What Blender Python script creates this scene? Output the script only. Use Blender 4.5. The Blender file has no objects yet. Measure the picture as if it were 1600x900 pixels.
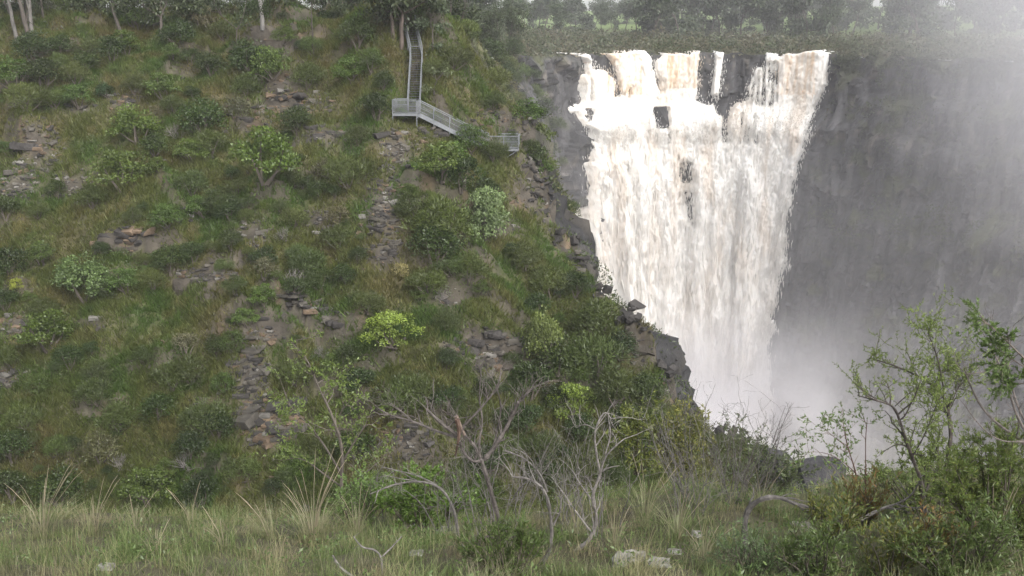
import bpy, bmesh, math, random
import numpy as np
from mathutils import Vector, Matrix

R = math.radians
scene = bpy.context.scene
COL = scene.collection
SEED = 7
random.seed(SEED)
rng = np.random.default_rng(SEED)

# ------------------------------------------------------------------ camera numbers
F = 1570.0
PITCH = R(15.3)
CP, SP = math.cos(PITCH), math.sin(PITCH)

def at(px, py, d):
    """world point seen at photo pixel (px, py), d metres ahead of the camera"""
    u, v = (px - 800) / F, (450 - py) / F
    dy, dz = CP + v * SP, -SP + v * CP
    return np.array([u / dy * d, d, dz / dy * d])

def proj(x, y, z):
    dep = np.maximum(y * CP - z * SP, 0.1)
    return 800 + F * x / dep, 450 - F * (y * SP + z * CP) / dep

# ------------------------------------------------------------------ noise
_perm = np.random.default_rng(11).permutation(512)
_perm = np.concatenate([_perm, _perm, _perm])
_grad = np.random.default_rng(5).normal(size=(512, 3))
_grad /= np.linalg.norm(_grad, axis=1)[:, None]

def perlin(x, y, z=0.0):
    x, y, z = np.broadcast_arrays(np.asarray(x, float), np.asarray(y, float), np.asarray(z, float))
    xi, yi, zi = np.floor(x).astype(int), np.floor(y).astype(int), np.floor(z).astype(int)
    xf, yf, zf = x - xi, y - yi, z - zi
    fade = lambda t: t * t * t * (t * (t * 6 - 15) + 10)
    u, v, w = fade(xf), fade(yf), fade(zf)
    out = 0
    for dx in (0, 1):
        for dy in (0, 1):
            for dz in (0, 1):
                h = _perm[(_perm[(_perm[(xi + dx) & 511] + yi + dy) & 511] + zi + dz) & 511]
                g = _grad[h]
                dot = g[..., 0] * (xf - dx) + g[..., 1] * (yf - dy) + g[..., 2] * (zf - dz)
                out = out + dot * (u if dx else 1 - u) * (v if dy else 1 - v) * (w if dz else 1 - w)
    return out * 1.5

def fbm(x, y, z=0.0, octaves=4, gain=0.5):
    a, s, f = 1.0, 0, 1.0
    for i in range(octaves):
        s = s + a * perlin(np.asarray(x) * f + 17.3 * i, np.asarray(y) * f - 9.1 * i, np.asarray(z) * f + 4.7 * i)
        a *= gain
        f *= 2.03
    return s

def hsh(i, j=0, k=0):
    i, j, k = np.broadcast_arrays(np.asarray(i, float), np.asarray(j, float), np.asarray(k, float))
    v = np.sin(i * 127.1 + j * 311.7 + k * 74.7) * 43758.5453
    return v - np.floor(v)

def sstep(a, b, x):
    t = np.clip((np.asarray(x, float) - a) / (b - a), 0, 1)
    return t * t * (3 - 2 * t)

# ------------------------------------------------------------------ mesh builders
def mesh_np(name, V, quads=None, tris=None, col=None, mat=None, smooth=False, parent=None, link=True):
    V = np.asarray(V, np.float32)
    quads = np.zeros((0, 4), int) if quads is None else np.asarray(quads, int).reshape(-1, 4)
    tris = np.zeros((0, 3), int) if tris is None else np.asarray(tris, int).reshape(-1, 3)
    nq, nt = len(quads), len(tris)
    me = bpy.data.meshes.new(name)
    me.vertices.add(len(V))
    me.vertices.foreach_set("co", V.ravel())
    me.loops.add(4 * nq + 3 * nt)
    me.loops.foreach_set("vertex_index", np.concatenate([quads.ravel(), tris.ravel()]).astype(np.int32))
    me.polygons.add(nq + nt)
    me.polygons.foreach_set("loop_start", np.concatenate([np.arange(nq) * 4, 4 * nq + np.arange(nt) * 3]).astype(np.int32))
    me.polygons.foreach_set("use_smooth", np.full(nq + nt, bool(smooth)))
    me.update(calc_edges=True)
    if col is not None:
        col = np.asarray(col, np.float32)
        if col.ndim == 1:
            col = np.tile(col, (len(V), 1))
        ca = me.color_attributes.new("col", "FLOAT_COLOR", "POINT")
        ca.data.foreach_set("color", np.concatenate([col[:, :3], np.ones((len(V), 1), np.float32)], 1).ravel())
    if mat is not None:
        me.materials.append(mat)
    if not link:
        return me
    o = bpy.data.objects.new(name, me)
    COL.objects.link(o)
    if parent is not None:
        o.parent = parent
    return o

def grid_faces(ny, nx, keep=None):
    i = np.arange(ny - 1)[:, None] * nx + np.arange(nx - 1)[None, :]
    q = np.stack([i, i + 1, i + nx + 1, i + nx], -1)
    return q.reshape(-1, 4) if keep is None else q[keep]

class Geo:
    """collects pieces of geometry that become one mesh"""
    def __init__(self):
        self.V, self.Q, self.T, self.C, self.n = [], [], [], [], 0
    def add(self, V, quads=None, tris=None, col=(1, 1, 1)):
        V = np.asarray(V, float).reshape(-1, 3)
        if quads is not None and len(quads):
            self.Q.append(np.asarray(quads, int).reshape(-1, 4) + self.n)
        if tris is not None and len(tris):
            self.T.append(np.asarray(tris, int).reshape(-1, 3) + self.n)
        col = np.asarray(col, float)
        self.C.append(np.tile(col, (len(V), 1)) if col.ndim == 1 else col)
        self.V.append(V)
        self.n += len(V)
    def build(self, name, mat, parent=None, smooth=False, link=True):
        return mesh_np(name, np.concatenate(self.V), np.concatenate(self.Q) if self.Q else None,
                       np.concatenate(self.T) if self.T else None, np.concatenate(self.C), mat, smooth, parent, link)

def tube(g, pts, rad, n=5, col=(1, 1, 1), cap=True):
    pts = np.asarray(pts, float)
    rad = np.broadcast_to(np.asarray(rad, float), (len(pts),))
    tan = np.gradient(pts, axis=0)
    tan /= np.linalg.norm(tan, axis=1)[:, None] + 1e-9
    ref = np.array([0.31, 0.94, 0.12]) if abs(tan[0][1]) < 0.8 else np.array([0.95, 0.1, 0.3])
    a = np.cross(tan, ref)
    a /= np.linalg.norm(a, axis=1)[:, None] + 1e-9
    b = np.cross(tan, a)
    ang = np.arange(n) / n * 2 * math.pi
    V = pts[:, None, :] + rad[:, None, None] * (np.cos(ang)[None, :, None] * a[:, None, :] + np.sin(ang)[None, :, None] * b[:, None, :])
    k = len(pts)
    i = np.arange(k - 1)[:, None] * n
    j = np.arange(n)[None, :]
    q = np.stack([i + j, i + (j + 1) % n, i + n + (j + 1) % n, i + n + j], -1).reshape(-1, 4)
    V = V.reshape(-1, 3)
    tris = None
    if cap:
        V = np.concatenate([V, pts[-1:], pts[:1]])
        e = (k - 1) * n
        tris = [[e + m, e + (m + 1) % n, k * n] for m in range(n)] + [[(m + 1) % n, m, k * n + 1] for m in range(n)]
    c = np.asarray(col, float)
    if c.ndim == 2:
        c = np.repeat(c, n, 0)
        if cap:
            c = np.concatenate([c, c[-1:], c[:1]])
    g.add(V, q, tris, c)

def beam(g, p, q, w, h, col=(1, 1, 1), up=(0, 0, 1)):
    p, q = np.asarray(p, float), np.asarray(q, float)
    d = q - p
    d /= np.linalg.norm(d) + 1e-9
    s = np.cross(d, up)
    if np.linalg.norm(s) < 1e-3:
        s = np.cross(d, (1, 0, 0))
    s /= np.linalg.norm(s)
    t = np.cross(s, d)
    V = [e + s * w / 2 * a + t * h / 2 * b for e in (p, q) for a, b in ((-1, -1), (1, -1), (1, 1), (-1, 1))]
    g.add(V, [[0, 1, 2, 3], [7, 6, 5, 4], [4, 5, 1, 0], [5, 6, 2, 1], [6, 7, 3, 2], [7, 4, 0, 3]], None, col)

def kites(g, base, dirv, nrm, L, W, col, mid=0.45):
    """leaf-shaped quads: base, left, tip, right"""
    dirv = dirv / (np.linalg.norm(dirv, axis=1)[:, None] + 1e-9)
    side = np.cross(dirv, nrm)
    side /= np.linalg.norm(side, axis=1)[:, None] + 1e-9
    L, W = np.asarray(L).reshape(-1, 1), np.asarray(W).reshape(-1, 1)
    m = base + dirv * L * mid
    V = np.stack([base, m - side * W / 2, base + dirv * L, m + side * W / 2], 1).reshape(-1, 3)
    q = np.arange(len(base) * 4).reshape(-1, 4)
    g.add(V, q, None, np.repeat(col, 4, 0))

def unit(n, r=rng):
    v = r.normal(size=(n, 3))
    return v / np.linalg.norm(v, axis=1)[:, None]

# ------------------------------------------------------------------ object helpers
def tag(o, label, cat, group=None):
    o["label"] = label
    o["category"] = cat
    if group:
        o["group"] = group
    return o

def thing(name, label, cat, loc=(0, 0, 0), group=None):
    o = bpy.data.objects.new(name, None)
    COL.objects.link(o)
    o.location = loc
    return tag(o, label, cat, group)

def kind(o, k):
    o["kind"] = k
    return o

def copy_tree(o, parent=None):
    c = o.copy()
    COL.objects.link(c)
    c.parent = parent
    for ch in list(o.children):
        copy_tree(ch, c)
    return c

# ------------------------------------------------------------------ materials
def new_mat(name):
    m = bpy.data.materials.new(name)
    m.use_nodes = True
    nt = m.node_tree
    nt.nodes.clear()
    out = nt.nodes.new("ShaderNodeOutputMaterial")
    def N(t, **kw):
        n = nt.nodes.new(t)
        for k, v in kw.items():
            if k.startswith("i_"):
                key = k[2:]
                key = int(key) if key.isdigit() else key.replace("_", " ")
                n.inputs[key].default_value = v
            else:
                setattr(n, k, v)
        return n
    return m, nt, N, nt.links.new, out

def noise_node(N, L, scale, detail=4, vec=None, rough=0.6):
    n = N("ShaderNodeTexNoise")
    n.inputs["Scale"].default_value = scale
    n.inputs["Detail"].default_value = detail
    n.inputs["Roughness"].default_value = rough
    if vec is not None:
        L(vec, n.inputs["Vector"])
    return n

def ramp(N, L, fac, stops):
    r = N("ShaderNodeValToRGB")
    el = r.color_ramp.elements
    while len(el) < len(stops):
        el.new(0.5)
    for e, (p, c) in zip(el, stops):
        e.position = p
        e.color = (*c, 1)
    L(fac, r.inputs["Fac"])
    return r

def mul(N, L, a, b, fac=1.0, mode="MULTIPLY"):
    m = N("ShaderNodeMix", data_type="RGBA", blend_type=mode)
    m.inputs[0].default_value = fac
    L(a, m.inputs[6])
    L(b, m.inputs[7])
    return m.outputs[2]

def mat_surface(name, nscale, lo, hi, rough=0.9, bump=0.3, bscale=None, bdist=0.05, detail=6, stretch=None, spec=0.3):
    """vertex colour times two scales of noise, bump"""
    m, nt, N, L, out = new_mat(name)
    at_ = N("ShaderNodeAttribute", attribute_name="col")
    oi = N("ShaderNodeObjectInfo")
    geo = N("ShaderNodeTexCoord")
    vec = geo.outputs["Object"]
    if stretch:
        mp = N("ShaderNodeMapping")
        mp.inputs["Scale"].default_value = stretch
        L(vec, mp.inputs["Vector"])
        vec = mp.outputs["Vector"]
    n1 = noise_node(N, L, nscale, detail, vec)
    r1 = ramp(N, L, n1.outputs["Fac"], [(0.3, (lo,) * 3), (0.7, (hi,) * 3)])
    c = mul(N, L, at_.outputs["Color"], r1.outputs["Color"])
    c = mul(N, L, c, oi.outputs["Color"])
    b = N("ShaderNodeBsdfPrincipled", i_Roughness=rough)
    b.inputs["Specular IOR Level"].default_value = spec
    L(c, b.inputs["Base Color"])
    n2 = noise_node(N, L, bscale or nscale * 2, 8, vec, 0.65)
    bp = N("ShaderNodeBump", i_Strength=bump, i_Distance=bdist)
    L(n2.outputs["Fac"], bp.inputs["Height"])
    L(bp.outputs["Normal"], b.inputs["Normal"])
    L(b.outputs["BSDF"], out.inputs["Surface"])
    return m

def mat_leaf(name, transl=0.3, gloss=0.04):
    m, nt, N, L, out = new_mat(name)
    at_ = N("ShaderNodeAttribute", attribute_name="col")
    oi = N("ShaderNodeObjectInfo")
    c = mul(N, L, at_.outputs["Color"], oi.outputs["Color"])
    d = N("ShaderNodeBsdfDiffuse")
    t = N("ShaderNodeBsdfTranslucent")
    L(c, d.inputs["Color"])
    L(c, t.inputs["Color"])
    mx = N("ShaderNodeMixShader", i_0=transl)
    L(d.outputs[0], mx.inputs[1])
    L(t.outputs[0], mx.inputs[2])
    gl = N("ShaderNodeBsdfGlossy", i_Roughness=0.45)
    gl.inputs["Color"].default_value = (0.8, 0.85, 0.8, 1)
    m2 = N("ShaderNodeMixShader", i_0=gloss)
    L(mx.outputs[0], m2.inputs[1])
    L(gl.outputs[0], m2.inputs[2])
    L(m2.outputs[0], out.inputs["Surface"])
    return m

M = {}
M["ground"] = mat_surface("earth_and_litter", 0.9, 0.55, 1.35, 0.95, 0.8, 2.5, 0.15)
M["rock"] = mat_surface("weathered_rock", 0.8, 0.45, 1.4, 0.8, 0.9, 1.6, 0.2)
M["near_rock"] = mat_surface("lichen_rock", 9.0, 0.6, 1.3, 0.85, 0.7, 14.0, 0.03)
M["cliff"] = mat_surface("dark_cliff_rock", 0.55, 0.5, 1.45, 0.75, 0.8, 0.8, 0.5, 8, (1, 1, 0.35))
M["bark"] = mat_surface("bark", 6.0, 0.6, 1.3, 0.9, 0.6, 12.0, 0.03, 5, (1, 1, 0.3))
M["twig"] = mat_surface("dead_wood", 25.0, 0.55, 1.35, 0.85, 0.5, 60.0, 0.006)
M["leaf"] = mat_leaf("foliage", 0.3, 0.03)
M["grass"] = mat_leaf("grass_blades", 0.35, 0.02)
M["steel"] = None
def _steel(name, f):
    m, nt, N, L, out = new_mat(name)
    tc = N("ShaderNodeTexCoord")
    n = noise_node(N, L, 3.0, 4, tc.outputs["Object"])
    r = ramp(N, L, n.outputs["Fac"], [(0.3, tuple(f * v for v in (0.12, 0.13, 0.14))), (0.7, tuple(f * v for v in (0.19, 0.20, 0.21)))])
    b = N("ShaderNodeBsdfPrincipled", i_Roughness=0.55, i_Metallic=0.25)
    L(r.outputs["Color"], b.inputs["Base Color"])
    L(b.outputs["BSDF"], out.inputs["Surface"])
    return m
M["steel"] = _steel("galvanised_steel", 1.0)
M["grate"] = _steel("steel_grating", 0.45)
HAZE = 0.0003
EXPOSURE = 1.08
# ================================================================== TERRAIN HEIGHTS
# control points of the hillside: (px, py, depth)
_cp = []
for px, rows in {
    -330: [(800, 62), (600, 70), (400, 79), (200, 91), (60, 101), (48, 114)],
    0: [(800, 60), (600, 67), (400, 76), (200, 88), (60, 98), (46, 113)],
    200: [(800, 60), (600, 66.5), (400, 75), (200, 86.5), (60, 97), (46, 112)],
    400: [(800, 59.5), (640, 65), (500, 69.2), (400, 74), (200, 85.5), (60, 96), (44, 110)],
    520: [(800, 59), (600, 65), (400, 73), (200, 84), (60, 94), (40, 106)],
    610: [(800, 58.5), (600, 64), (400, 71.5), (240, 79.5), (188, 82)],
    650: [(72, 88.5), (187, 82.5), (25, 93)],
    700: [(800, 58.5), (600, 64), (400, 72.5), (250, 81.2), (120, 88), (45, 93)],
    780: [(790, 59), (600, 65.5), (400, 74.5), (262, 84), (150, 91)],
    850: [(780, 59.5), (600, 66.5), (400, 77.5), (300, 85.5)],
    930: [(780, 60), (600, 67.5), (460, 76)],
    1000: [(770, 60.5), (600, 67.5), (512, 72)],
    1060: [(760, 60.5), (625, 66)],
    1100: [(760, 60.5), (660, 64)],
    1240: [(775, 59.5), (745, 60.3)],
}.items():
    _cp += [at(px, py, d) for py, d in rows]
EDGE_PX = [(1330, 790, 56.5), (1290, 768, 58.2), (1240, 742, 60.3), (1180, 692, 62), (1085, 645, 64), (1040, 585, 67.5), (995, 500, 72), (945, 455, 76),
           (900, 390, 81), (850, 290, 86.5), (820, 190, 90), (760, 115, 93), (692, 25, 98)]
_edge = [at(*e) for e in EDGE_PX]
_rim = [(-7.5, 106, -1.0), (-7.5, 122, -3.2), (-3.5, 139, -5.8), (4.0, 152, -6.2), (10, 162.5, -6.4), (20, 166.5, -6.5), (31, 167.5, -6.5), (41, 166, -6.5),
        (49.5, 162, -6.4), (58, 156.5, -6.6), (66, 151, -6.6), (74, 145, -6.4), (84, 135, -6), (96, 118, -6), (108, 95, -5)]
_cp += _edge + [np.array(p, float) for p in _rim]
_cp += [np.array(p, float) for p in [(-110, 135, -1), (-60, 135, -1.2), (-25, 125, -1.6), (-30, 160, -2), (30, 200, -5.4), (30, 235, -4.4), (0, 190, -4.5), (90, 190, -5.2),
        (30, 265, -3.0), (120, 250, -3.0), (-40, 240, -2), (-110, 220, 0), (60, 330, 0), (150, 330, 1), (-110, 330, 1), (160, 170, -4), (170, 90, -4)]]
_cp = np.array(_cp)
def _tps_fit(P, lam=0.02):
    n = len(P)
    X = P[:, :2] / 50.0
    r2 = ((X[:, None] - X[None]) ** 2).sum(-1)
    K = 0.5 * r2 * np.log(r2 + 1e-12) + lam * 0.02 * np.eye(n)
    A = np.zeros((n + 3, n + 3))
    A[:n, :n] = K
    A[:n, n] = A[n, :n] = 1
    A[:n, n + 1:] = X
    A[n + 1:, :n] = X.T
    return X, np.linalg.solve(A, np.concatenate([P[:, 2], np.zeros(3)]))
_TX, _TW = _tps_fit(_cp)
def H0(x, y):
    """smooth land height (hillside and plateau)"""
    x, y = np.broadcast_arrays(np.asarray(x, float), np.asarray(y, float))
    sh = x.shape
    X = np.stack([np.clip(x, -140, 190).ravel(), np.clip(y, 54, 340).ravel()], -1) / 50.0
    out = np.empty(len(X))
    for s in range(0, len(X), 20000):
        q = X[s:s + 20000]
        r2 = ((q[:, None] - _TX[None]) ** 2).sum(-1)
        out[s:s + 20000] = (0.5 * r2 * np.log(r2 + 1e-12)) @ _TW[:-3] + _TW[-3] + q @ _TW[-2:]
    return out.reshape(sh)
def Hn(x, y):
    n = 1.45 * fbm(np.asarray(x) / 7.0, np.asarray(y) / 9.0, 3.3, 3) + 0.28 * fbm(np.asarray(x) / 1.6, np.asarray(y) / 1.3, 8.1, 3)
    # broken ledges running across the slope
    l = np.asarray(x) * 0.05 + np.asarray(y) * 0.33 + 0.8 * fbm(np.asarray(x) / 9.0, np.asarray(y) / 9.0, 1.0, 3)
    fr = l - np.floor(l)
    m = sstep(0.05, 0.35, fbm(np.asarray(x) / 8.0, np.asarray(y) / 6.0, 21.0, 2))
    return n + m * 1.9 * (sstep(0.0, 0.13, fr) - fr)
_pa, _pb, _pc = at(646.5, 177, 83.0), at(651, 92, 88.6), at(640, 42, 91.6)
def H(x, y):
    x, y = np.broadcast_arrays(np.asarray(x, float), np.asarray(y, float))
    z = H0(x, y) + Hn(x, y)
    # the cutting that the stairway runs in
    for p, q in ((_pa, _pb), (_pb, _pc)):
        t = (y - p[1]) / (q[1] - p[1])
        m = sstep(1.9, 0.8, np.abs(x - (p[0] + (q[0] - p[0]) * t))) * sstep(-0.35, 0.0, t) * sstep(1.15, 1.0, t)
        z = z + (np.minimum(z, p[2] + (q[2] - p[2]) * np.clip(t, -.4, 1.2) - 0.75) - z) * m
    return z

# the edge of the hillside and the rim of the gorge: one curve, resampled
_cur = np.array([(p[0], p[1]) for p in _edge] + [(p[0], p[1]) for p in _rim])
def _resample(P, step):
    for _ in range(3):     # corner cutting
        a, b = P[:-1] * 0.75 + P[1:] * 0.25, P[:-1] * 0.25 + P[1:] * 0.75
        P = np.concatenate([P[:1], np.stack([a, b], 1).reshape(-1, 2), P[-1:]])
    s = np.concatenate([[0], np.cumsum(np.linalg.norm(np.diff(P, axis=0), axis=1))])
    t = np.arange(0, s[-1], step)
    return np.stack([np.interp(t, s, P[:, k]) for k in (0, 1)], -1), t
DS = 0.3
RIM, RS = _resample(_cur, DS)
_k = int(5 / DS)
_pad = np.concatenate([np.repeat(RIM[:1], _k, 0), RIM, np.repeat(RIM[-1:], _k, 0)])
_t = _pad[2 * _k:] - _pad[:-2 * _k]
_t /= np.linalg.norm(_t, axis=1)[:, None] + 1e-9
RN = np.stack([_t[:, 1], -_t[:, 0]], -1)            # into the gorge
RZ = H0(RIM[:, 0], RIM[:, 1])
RPX = proj(RIM[:, 0], RIM[:, 1], RZ)[0]
S_HILL = RS[np.argmin(((RIM - np.array([-7.5, 106])) ** 2).sum(1))]
S_FALL = np.interp([900, 1290], RPX[RS > S_HILL + 20], RS[RS > S_HILL + 20])

def edge_x(y):
    m = RS <= S_HILL + 30
    return np.interp(y, RIM[m, 1], RIM[m, 0])

def edge_round(x, y):
    """the lip breaks down a little before the cliff"""
    d = edge_x(y) - x
    return -0.5 * np.exp(-np.clip(d, 0, 50) / 1.2) * (np.asarray(y) < 104)

# ================================================================== HILLSIDE
ROCKY = [  # (px, py, rx, ry) where bare rock and stones show
    (649, 115, 9, 45), (60, 230, 30, 45), (30, 290, 35, 25), (110, 290, 40, 20), (195, 160, 25, 14), (130, 172, 25, 8), (450, 165, 70, 22), (390, 195, 40, 14), (505, 212, 40, 18),
    (620, 235, 30, 35), (600, 330, 32, 60), (600, 400, 25, 25), (500, 345, 25, 18), (395, 365, 24, 22), (195, 378, 50, 18), (320, 432, 55, 12), (425, 515, 45, 22),
    (390, 590, 30, 60), (420, 665, 50, 40), (470, 485, 45, 20), (525, 500, 20, 15), (770, 535, 55, 22), (770, 565, 40, 15), (700, 545, 25, 15), (790, 190, 30, 25),
    (835, 260, 25, 60), (860, 330, 20, 40), (885, 388, 25, 15), (140, 505, 28, 8), (30, 510, 30, 20), (10, 590, 25, 20), (820, 310, 30, 20), (420, 60, 40, 40), (440, 130, 40, 20),
    (640, 690, 40, 40), (780, 360, 30, 20), (330, 630, 30, 8), (700, 470, 30, 12), (940, 460, 20, 15), (980, 490, 25, 20), (1000, 540, 25, 40), (1060, 620, 25, 30)]
def rocky(px, py):
    m = np.zeros(np.shape(px))
    for a, b, rx, ry in ROCKY:
        m = np.maximum(m, np.exp(-(((px - a) / rx) ** 2 + ((py - b) / ry) ** 2)))
    return m

def hill_tone(x, y, z):
    """colour of the grass and herbs by place: RGB"""
    a = fbm(x / 6.0, y / 5.0, 40.0, 3)[..., None]
    b = fbm(x / 2.2, y / 1.8, 50.0, 3)[..., None]
    px, py = proj(x, y, z)
    green, olive = np.array([0.080, 0.130, 0.032]), np.array([0.128, 0.138, 0.050])
    straw, rust = np.array([0.220, 0.180, 0.098]), np.array([0.150, 0.098, 0.060])
    c = olive + (green - olive) * sstep(-0.15, 0.55, a)
    c = c + (straw - c) * 0.65 * sstep(0.1, 0.7, b)
    c = c + (rust - c) * 0.5 * sstep(0.2, 0.8, -a - 0.3 * b)
    top = sstep(260, 60, py)[..., None] * (px < 640)[..., None]
    c = c + (rust * 0.9 - c) * 0.45 * top * sstep(-0.2, 0.5, b)
    return c * [0.69, 0.74, 0.52]

ys = np.concatenate([np.arange(52, 106, 0.33), np.arange(106, 138, 1.0)])
nx = 330
un = np.linspace(0, 1, nx) ** 0.9
XE = edge_x(ys)
XX = -125 + (XE + 125)[:, None] * un[None, :]
YY = np.repeat(ys[:, None], nx, 1)
ZZ = H(XX, YY) + edge_round(XX, YY)
# valley bottom in front of the slope
low = sstep(58.5, 53, YY)
ZZ = ZZ - 2.0 * low
hp = proj(XX, YY, ZZ)
rk = np.clip(rocky(*hp) + 0.25 * sstep(0.3, 0.6, fbm(XX / 3.0, YY / 2.5, 61.0, 3)), 0, 1)
earth = np.array([0.050, 0.039, 0.026])
_gx = np.gradient(ZZ, axis=0) / np.maximum(np.gradient(YY, axis=0), 1e-3)
rk = np.clip(rk + 0.75 * sstep(1.25, 2.1, _gx), 0, 1)
soil = earth * (1 + 0.5 * fbm(XX / 2.0, YY / 2.0, 5.0, 3))[..., None] * 0.6 + 0.4 * hill_tone(XX, YY, ZZ)
rockc = np.array([0.060, 0.052, 0.042]) * (1 + 0.6 * fbm(XX / 1.2, YY / 0.8, 2.0, 3))[..., None]
tan = np.array([0.15, 0.105, 0.065])
tf = sstep(0.25, 0.6, fbm(XX / 2.5, YY / 1.5, 77.0, 2))[..., None]
rockc = rockc + (tan - rockc) * 0.6 * tf
hc = soil + (rockc - soil) * rk[..., None]
hill = kind(mesh_np("hillside", np.stack([XX, YY, ZZ], -1).reshape(-1, 3), grid_faces(len(ys), nx), None, hc.reshape(-1, 3), M["ground"], True), "structure")

_ry = np.arange(56.5, 112, 0.12)
def hit(px, py, lift=0.0):
    """where the sight line through a photo pixel meets the hillside"""
    u, v = (px - 800) / F, (450 - py) / F
    dy, dz = CP + v * SP, -SP + v * CP
    x, z = u / dy * _ry, dz / dy * _ry
    g = H(x, _ry)
    k = np.nonzero(z <= g + lift)[0]
    i = k[0] if len(k) else len(_ry) - 1
    return np.array([x[i], _ry[i], g[i]])

# ================================================================== PLATEAU behind the gorge
i0 = np.argmin(np.abs(RS - (S_HILL - 4)))
idx = np.arange(i0, len(RIM), 3)
rad = np.concatenate([np.arange(0, 12, 0.8), np.arange(12, 60, 3), np.arange(60, 240, 12), [260, 320, 420, 600, 900, 1400, 2200]])
cen = np.array([32.0, 95.0])
dirs = RIM[idx] - cen
dirs /= np.linalg.norm(dirs, axis=1)[:, None]
PX = RIM[idx, 0][:, None] + dirs[:, 0][:, None] * rad[None]
PY = RIM[idx, 1][:, None] + dirs[:, 1][:, None] * rad[None]
PZ = H0(PX, PY) + 0.35 * fbm(PX / 6, PY / 6, 3, 3) * sstep(0, 3, rad)[None] - 0.35 * ((PX < -6) & (PY < 140))
meadow = np.array([0.12, 0.17, 0.05])
scrubc = np.array([0.075, 0.075, 0.04])
mw = (sstep(60, 85, rad)[None] * np.ones_like(PX))[..., None]
pc = (scrubc + (meadow - scrubc) * mw) * (1 + 0.3 * fbm(PX / 7, PY / 7, 9, 3))[..., None]
kind(mesh_np("plateau", np.stack([PX, PY, PZ], -1).reshape(-1, 3), grid_faces(len(idx), len(rad))[:, ::-1], None, pc.reshape(-1, 3), M["ground"], True), "structure")

# ================================================================== CLIFFS of the gorge
FLOOR = -70.0
def cliff_profile(s, t):
    """how far the wall stands out at t metres under the rim"""
    fall = sstep(S_FALL[0] - 6, S_FALL[0] + 3, s) * sstep(S_FALL[1] + 10, S_FALL[1], s)
    hillp = sstep(S_HILL + 4, S_HILL - 8, s)
    t0 = t
    t = t + fall * sstep(3, 8, t) * (1.6 * fbm(s / 5.0, 0.5, 6.0, 3) + 0.9 * (hsh(np.floor(s / 2.3), 8) - 0.5))
    o_fall = 0.06 * np.minimum(t, 8.5) + 4.2 * sstep(7.5, 11.5, t) + 0.16 * np.clip(t - 10, 0, 80) + 1.3 * sstep(0, 3.5, t - 17 - 5 * fbm(s / 6.0, 0.7, 12.0, 2)) * sstep(-0.3, 0.3, fbm(s / 5.0, 0.2, 22.0, 2))
    t = t0
    o_hill = 1.2 * sstep(0, 1.5, t) + 0.30 * t
    o_right = 0.5 + 0.10 * t + 2.0 * sstep(6, 8, t + 0.05 * (s % 17)) + 3.0 * sstep(22, 25, t + 1.5 * np.sin(s * 0.15)) + 1.2 * sstep(12, 13, t + np.sin(s * 0.3))
    o_left = 0.6 * np.minimum(t, 10) * sstep(S_HILL + 52, S_HILL + 30, s) + 0.06 * t
    right = sstep(S_FALL[1], S_FALL[1] + 10, s)
    base = o_left * (1 - right) + o_right * right
    o = base * (1 - fall) + o_fall * fall
    return o * (1 - hillp) + o_hill * hillp
def cliff_rough(s, t, amp=1.0):
    w = s + 1.1 * fbm(s / 3.0, t / 5.0, 2.0, 3)
    out = 0
    for wid, hei, a, sd in ((1.9, 5.5, 0.95, 3), (0.9, 2.6, 0.45, 9), (5.0, 9.0, 1.3, 15)):
        c = np.floor(w / wid + 0.35 * np.sin(t * 0.3 + sd))
        b = np.floor((t + 1.2 * fbm(s / 2, t / 2, sd, 2)) / hei + 3.7 * hsh(c, sd))
        out = out + a * (hsh(c, b, sd) - 0.5)
    return amp * (1.45 * out + 0.7 * fbm(s / 5, t / 6, 7, 4) + 0.22 * fbm(s / 0.8, t / 0.8, 4, 3))
RZN = RZ.copy()
hm = RS < S_HILL
RZN[hm] = (H(RIM[hm, 0], RIM[hm, 1]) + edge_round(RIM[hm, 0], RIM[hm, 1]))
_m2 = RS >= S_HILL
RZN[_m2] += (0.45 * fbm(RS / 4.0, 0.2, 3.0, 3) + 0.5 * (hsh(np.floor(RS / 2.1), 5) - 0.5))[_m2]
def wall(s, t, off=0.0, rough=0.0):
    i = np.clip(s / DS, 0, len(RIM) - 1.001)
    a = i.astype(int)
    f = (i - a)[..., None]
    p = RIM[a] * (1 - f) + RIM[a + 1] * f
    n = RN[a] * (1 - f) + RN[a + 1] * f
    z = RZN[a] * (1 - f[..., 0]) + RZN[a + 1] * f[..., 0]
    o = cliff_profile(s, t) + off + rough
    return np.stack([p[..., 0] + n[..., 0] * o, p[..., 1] + n[..., 1] * o, z - t], -1)
cs = np.arange(0, RS[-1] - 1, 0.36)
ct = np.concatenate([[-0.05], np.arange(0.25, 66, 0.4)])
S_, T_ = np.meshgrid(cs, ct, indexing="ij")
rg = cliff_rough(S_, T_) * sstep(0, 1.2, T_)
rg = rg * (1 - 0.55 * sstep(S_FALL[0] - 1, S_FALL[0] + 2, S_) * sstep(S_FALL[1] + 1, S_FALL[1] - 2, S_))
rg = rg + sstep(S_HILL - 8, S_HILL - 20, S_) * sstep(0.1, 0.8, T_) * (0.55 * fbm(S_ / 1.3, T_ / 1.1, 55, 4, 0.6) + 0.9 * (hsh(np.floor(S_ / 2.6 + 0.4 * fbm(S_, T_ / 2, 4, 2)), np.floor(T_ / 3.1 + 0.35 * fbm(S_ / 2, T_, 5, 2))) - 0.5))
rg = rg + sstep(S_HILL, S_HILL - 8, S_) * sstep(0.2, 0.6, T_) * 0.25 * (hsh(np.floor(S_ / 1.7 + 0.3 * np.sin(T_)), np.floor(T_ / 1.6)) - 0.35)
CV = wall(S_, T_, 0.0, rg)
cc = np.array([0.054, 0.053, 0.055]) * (1 + 0.8 * fbm(S_ / 1.4, T_ / 9, 31, 4))[..., None]
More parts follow.
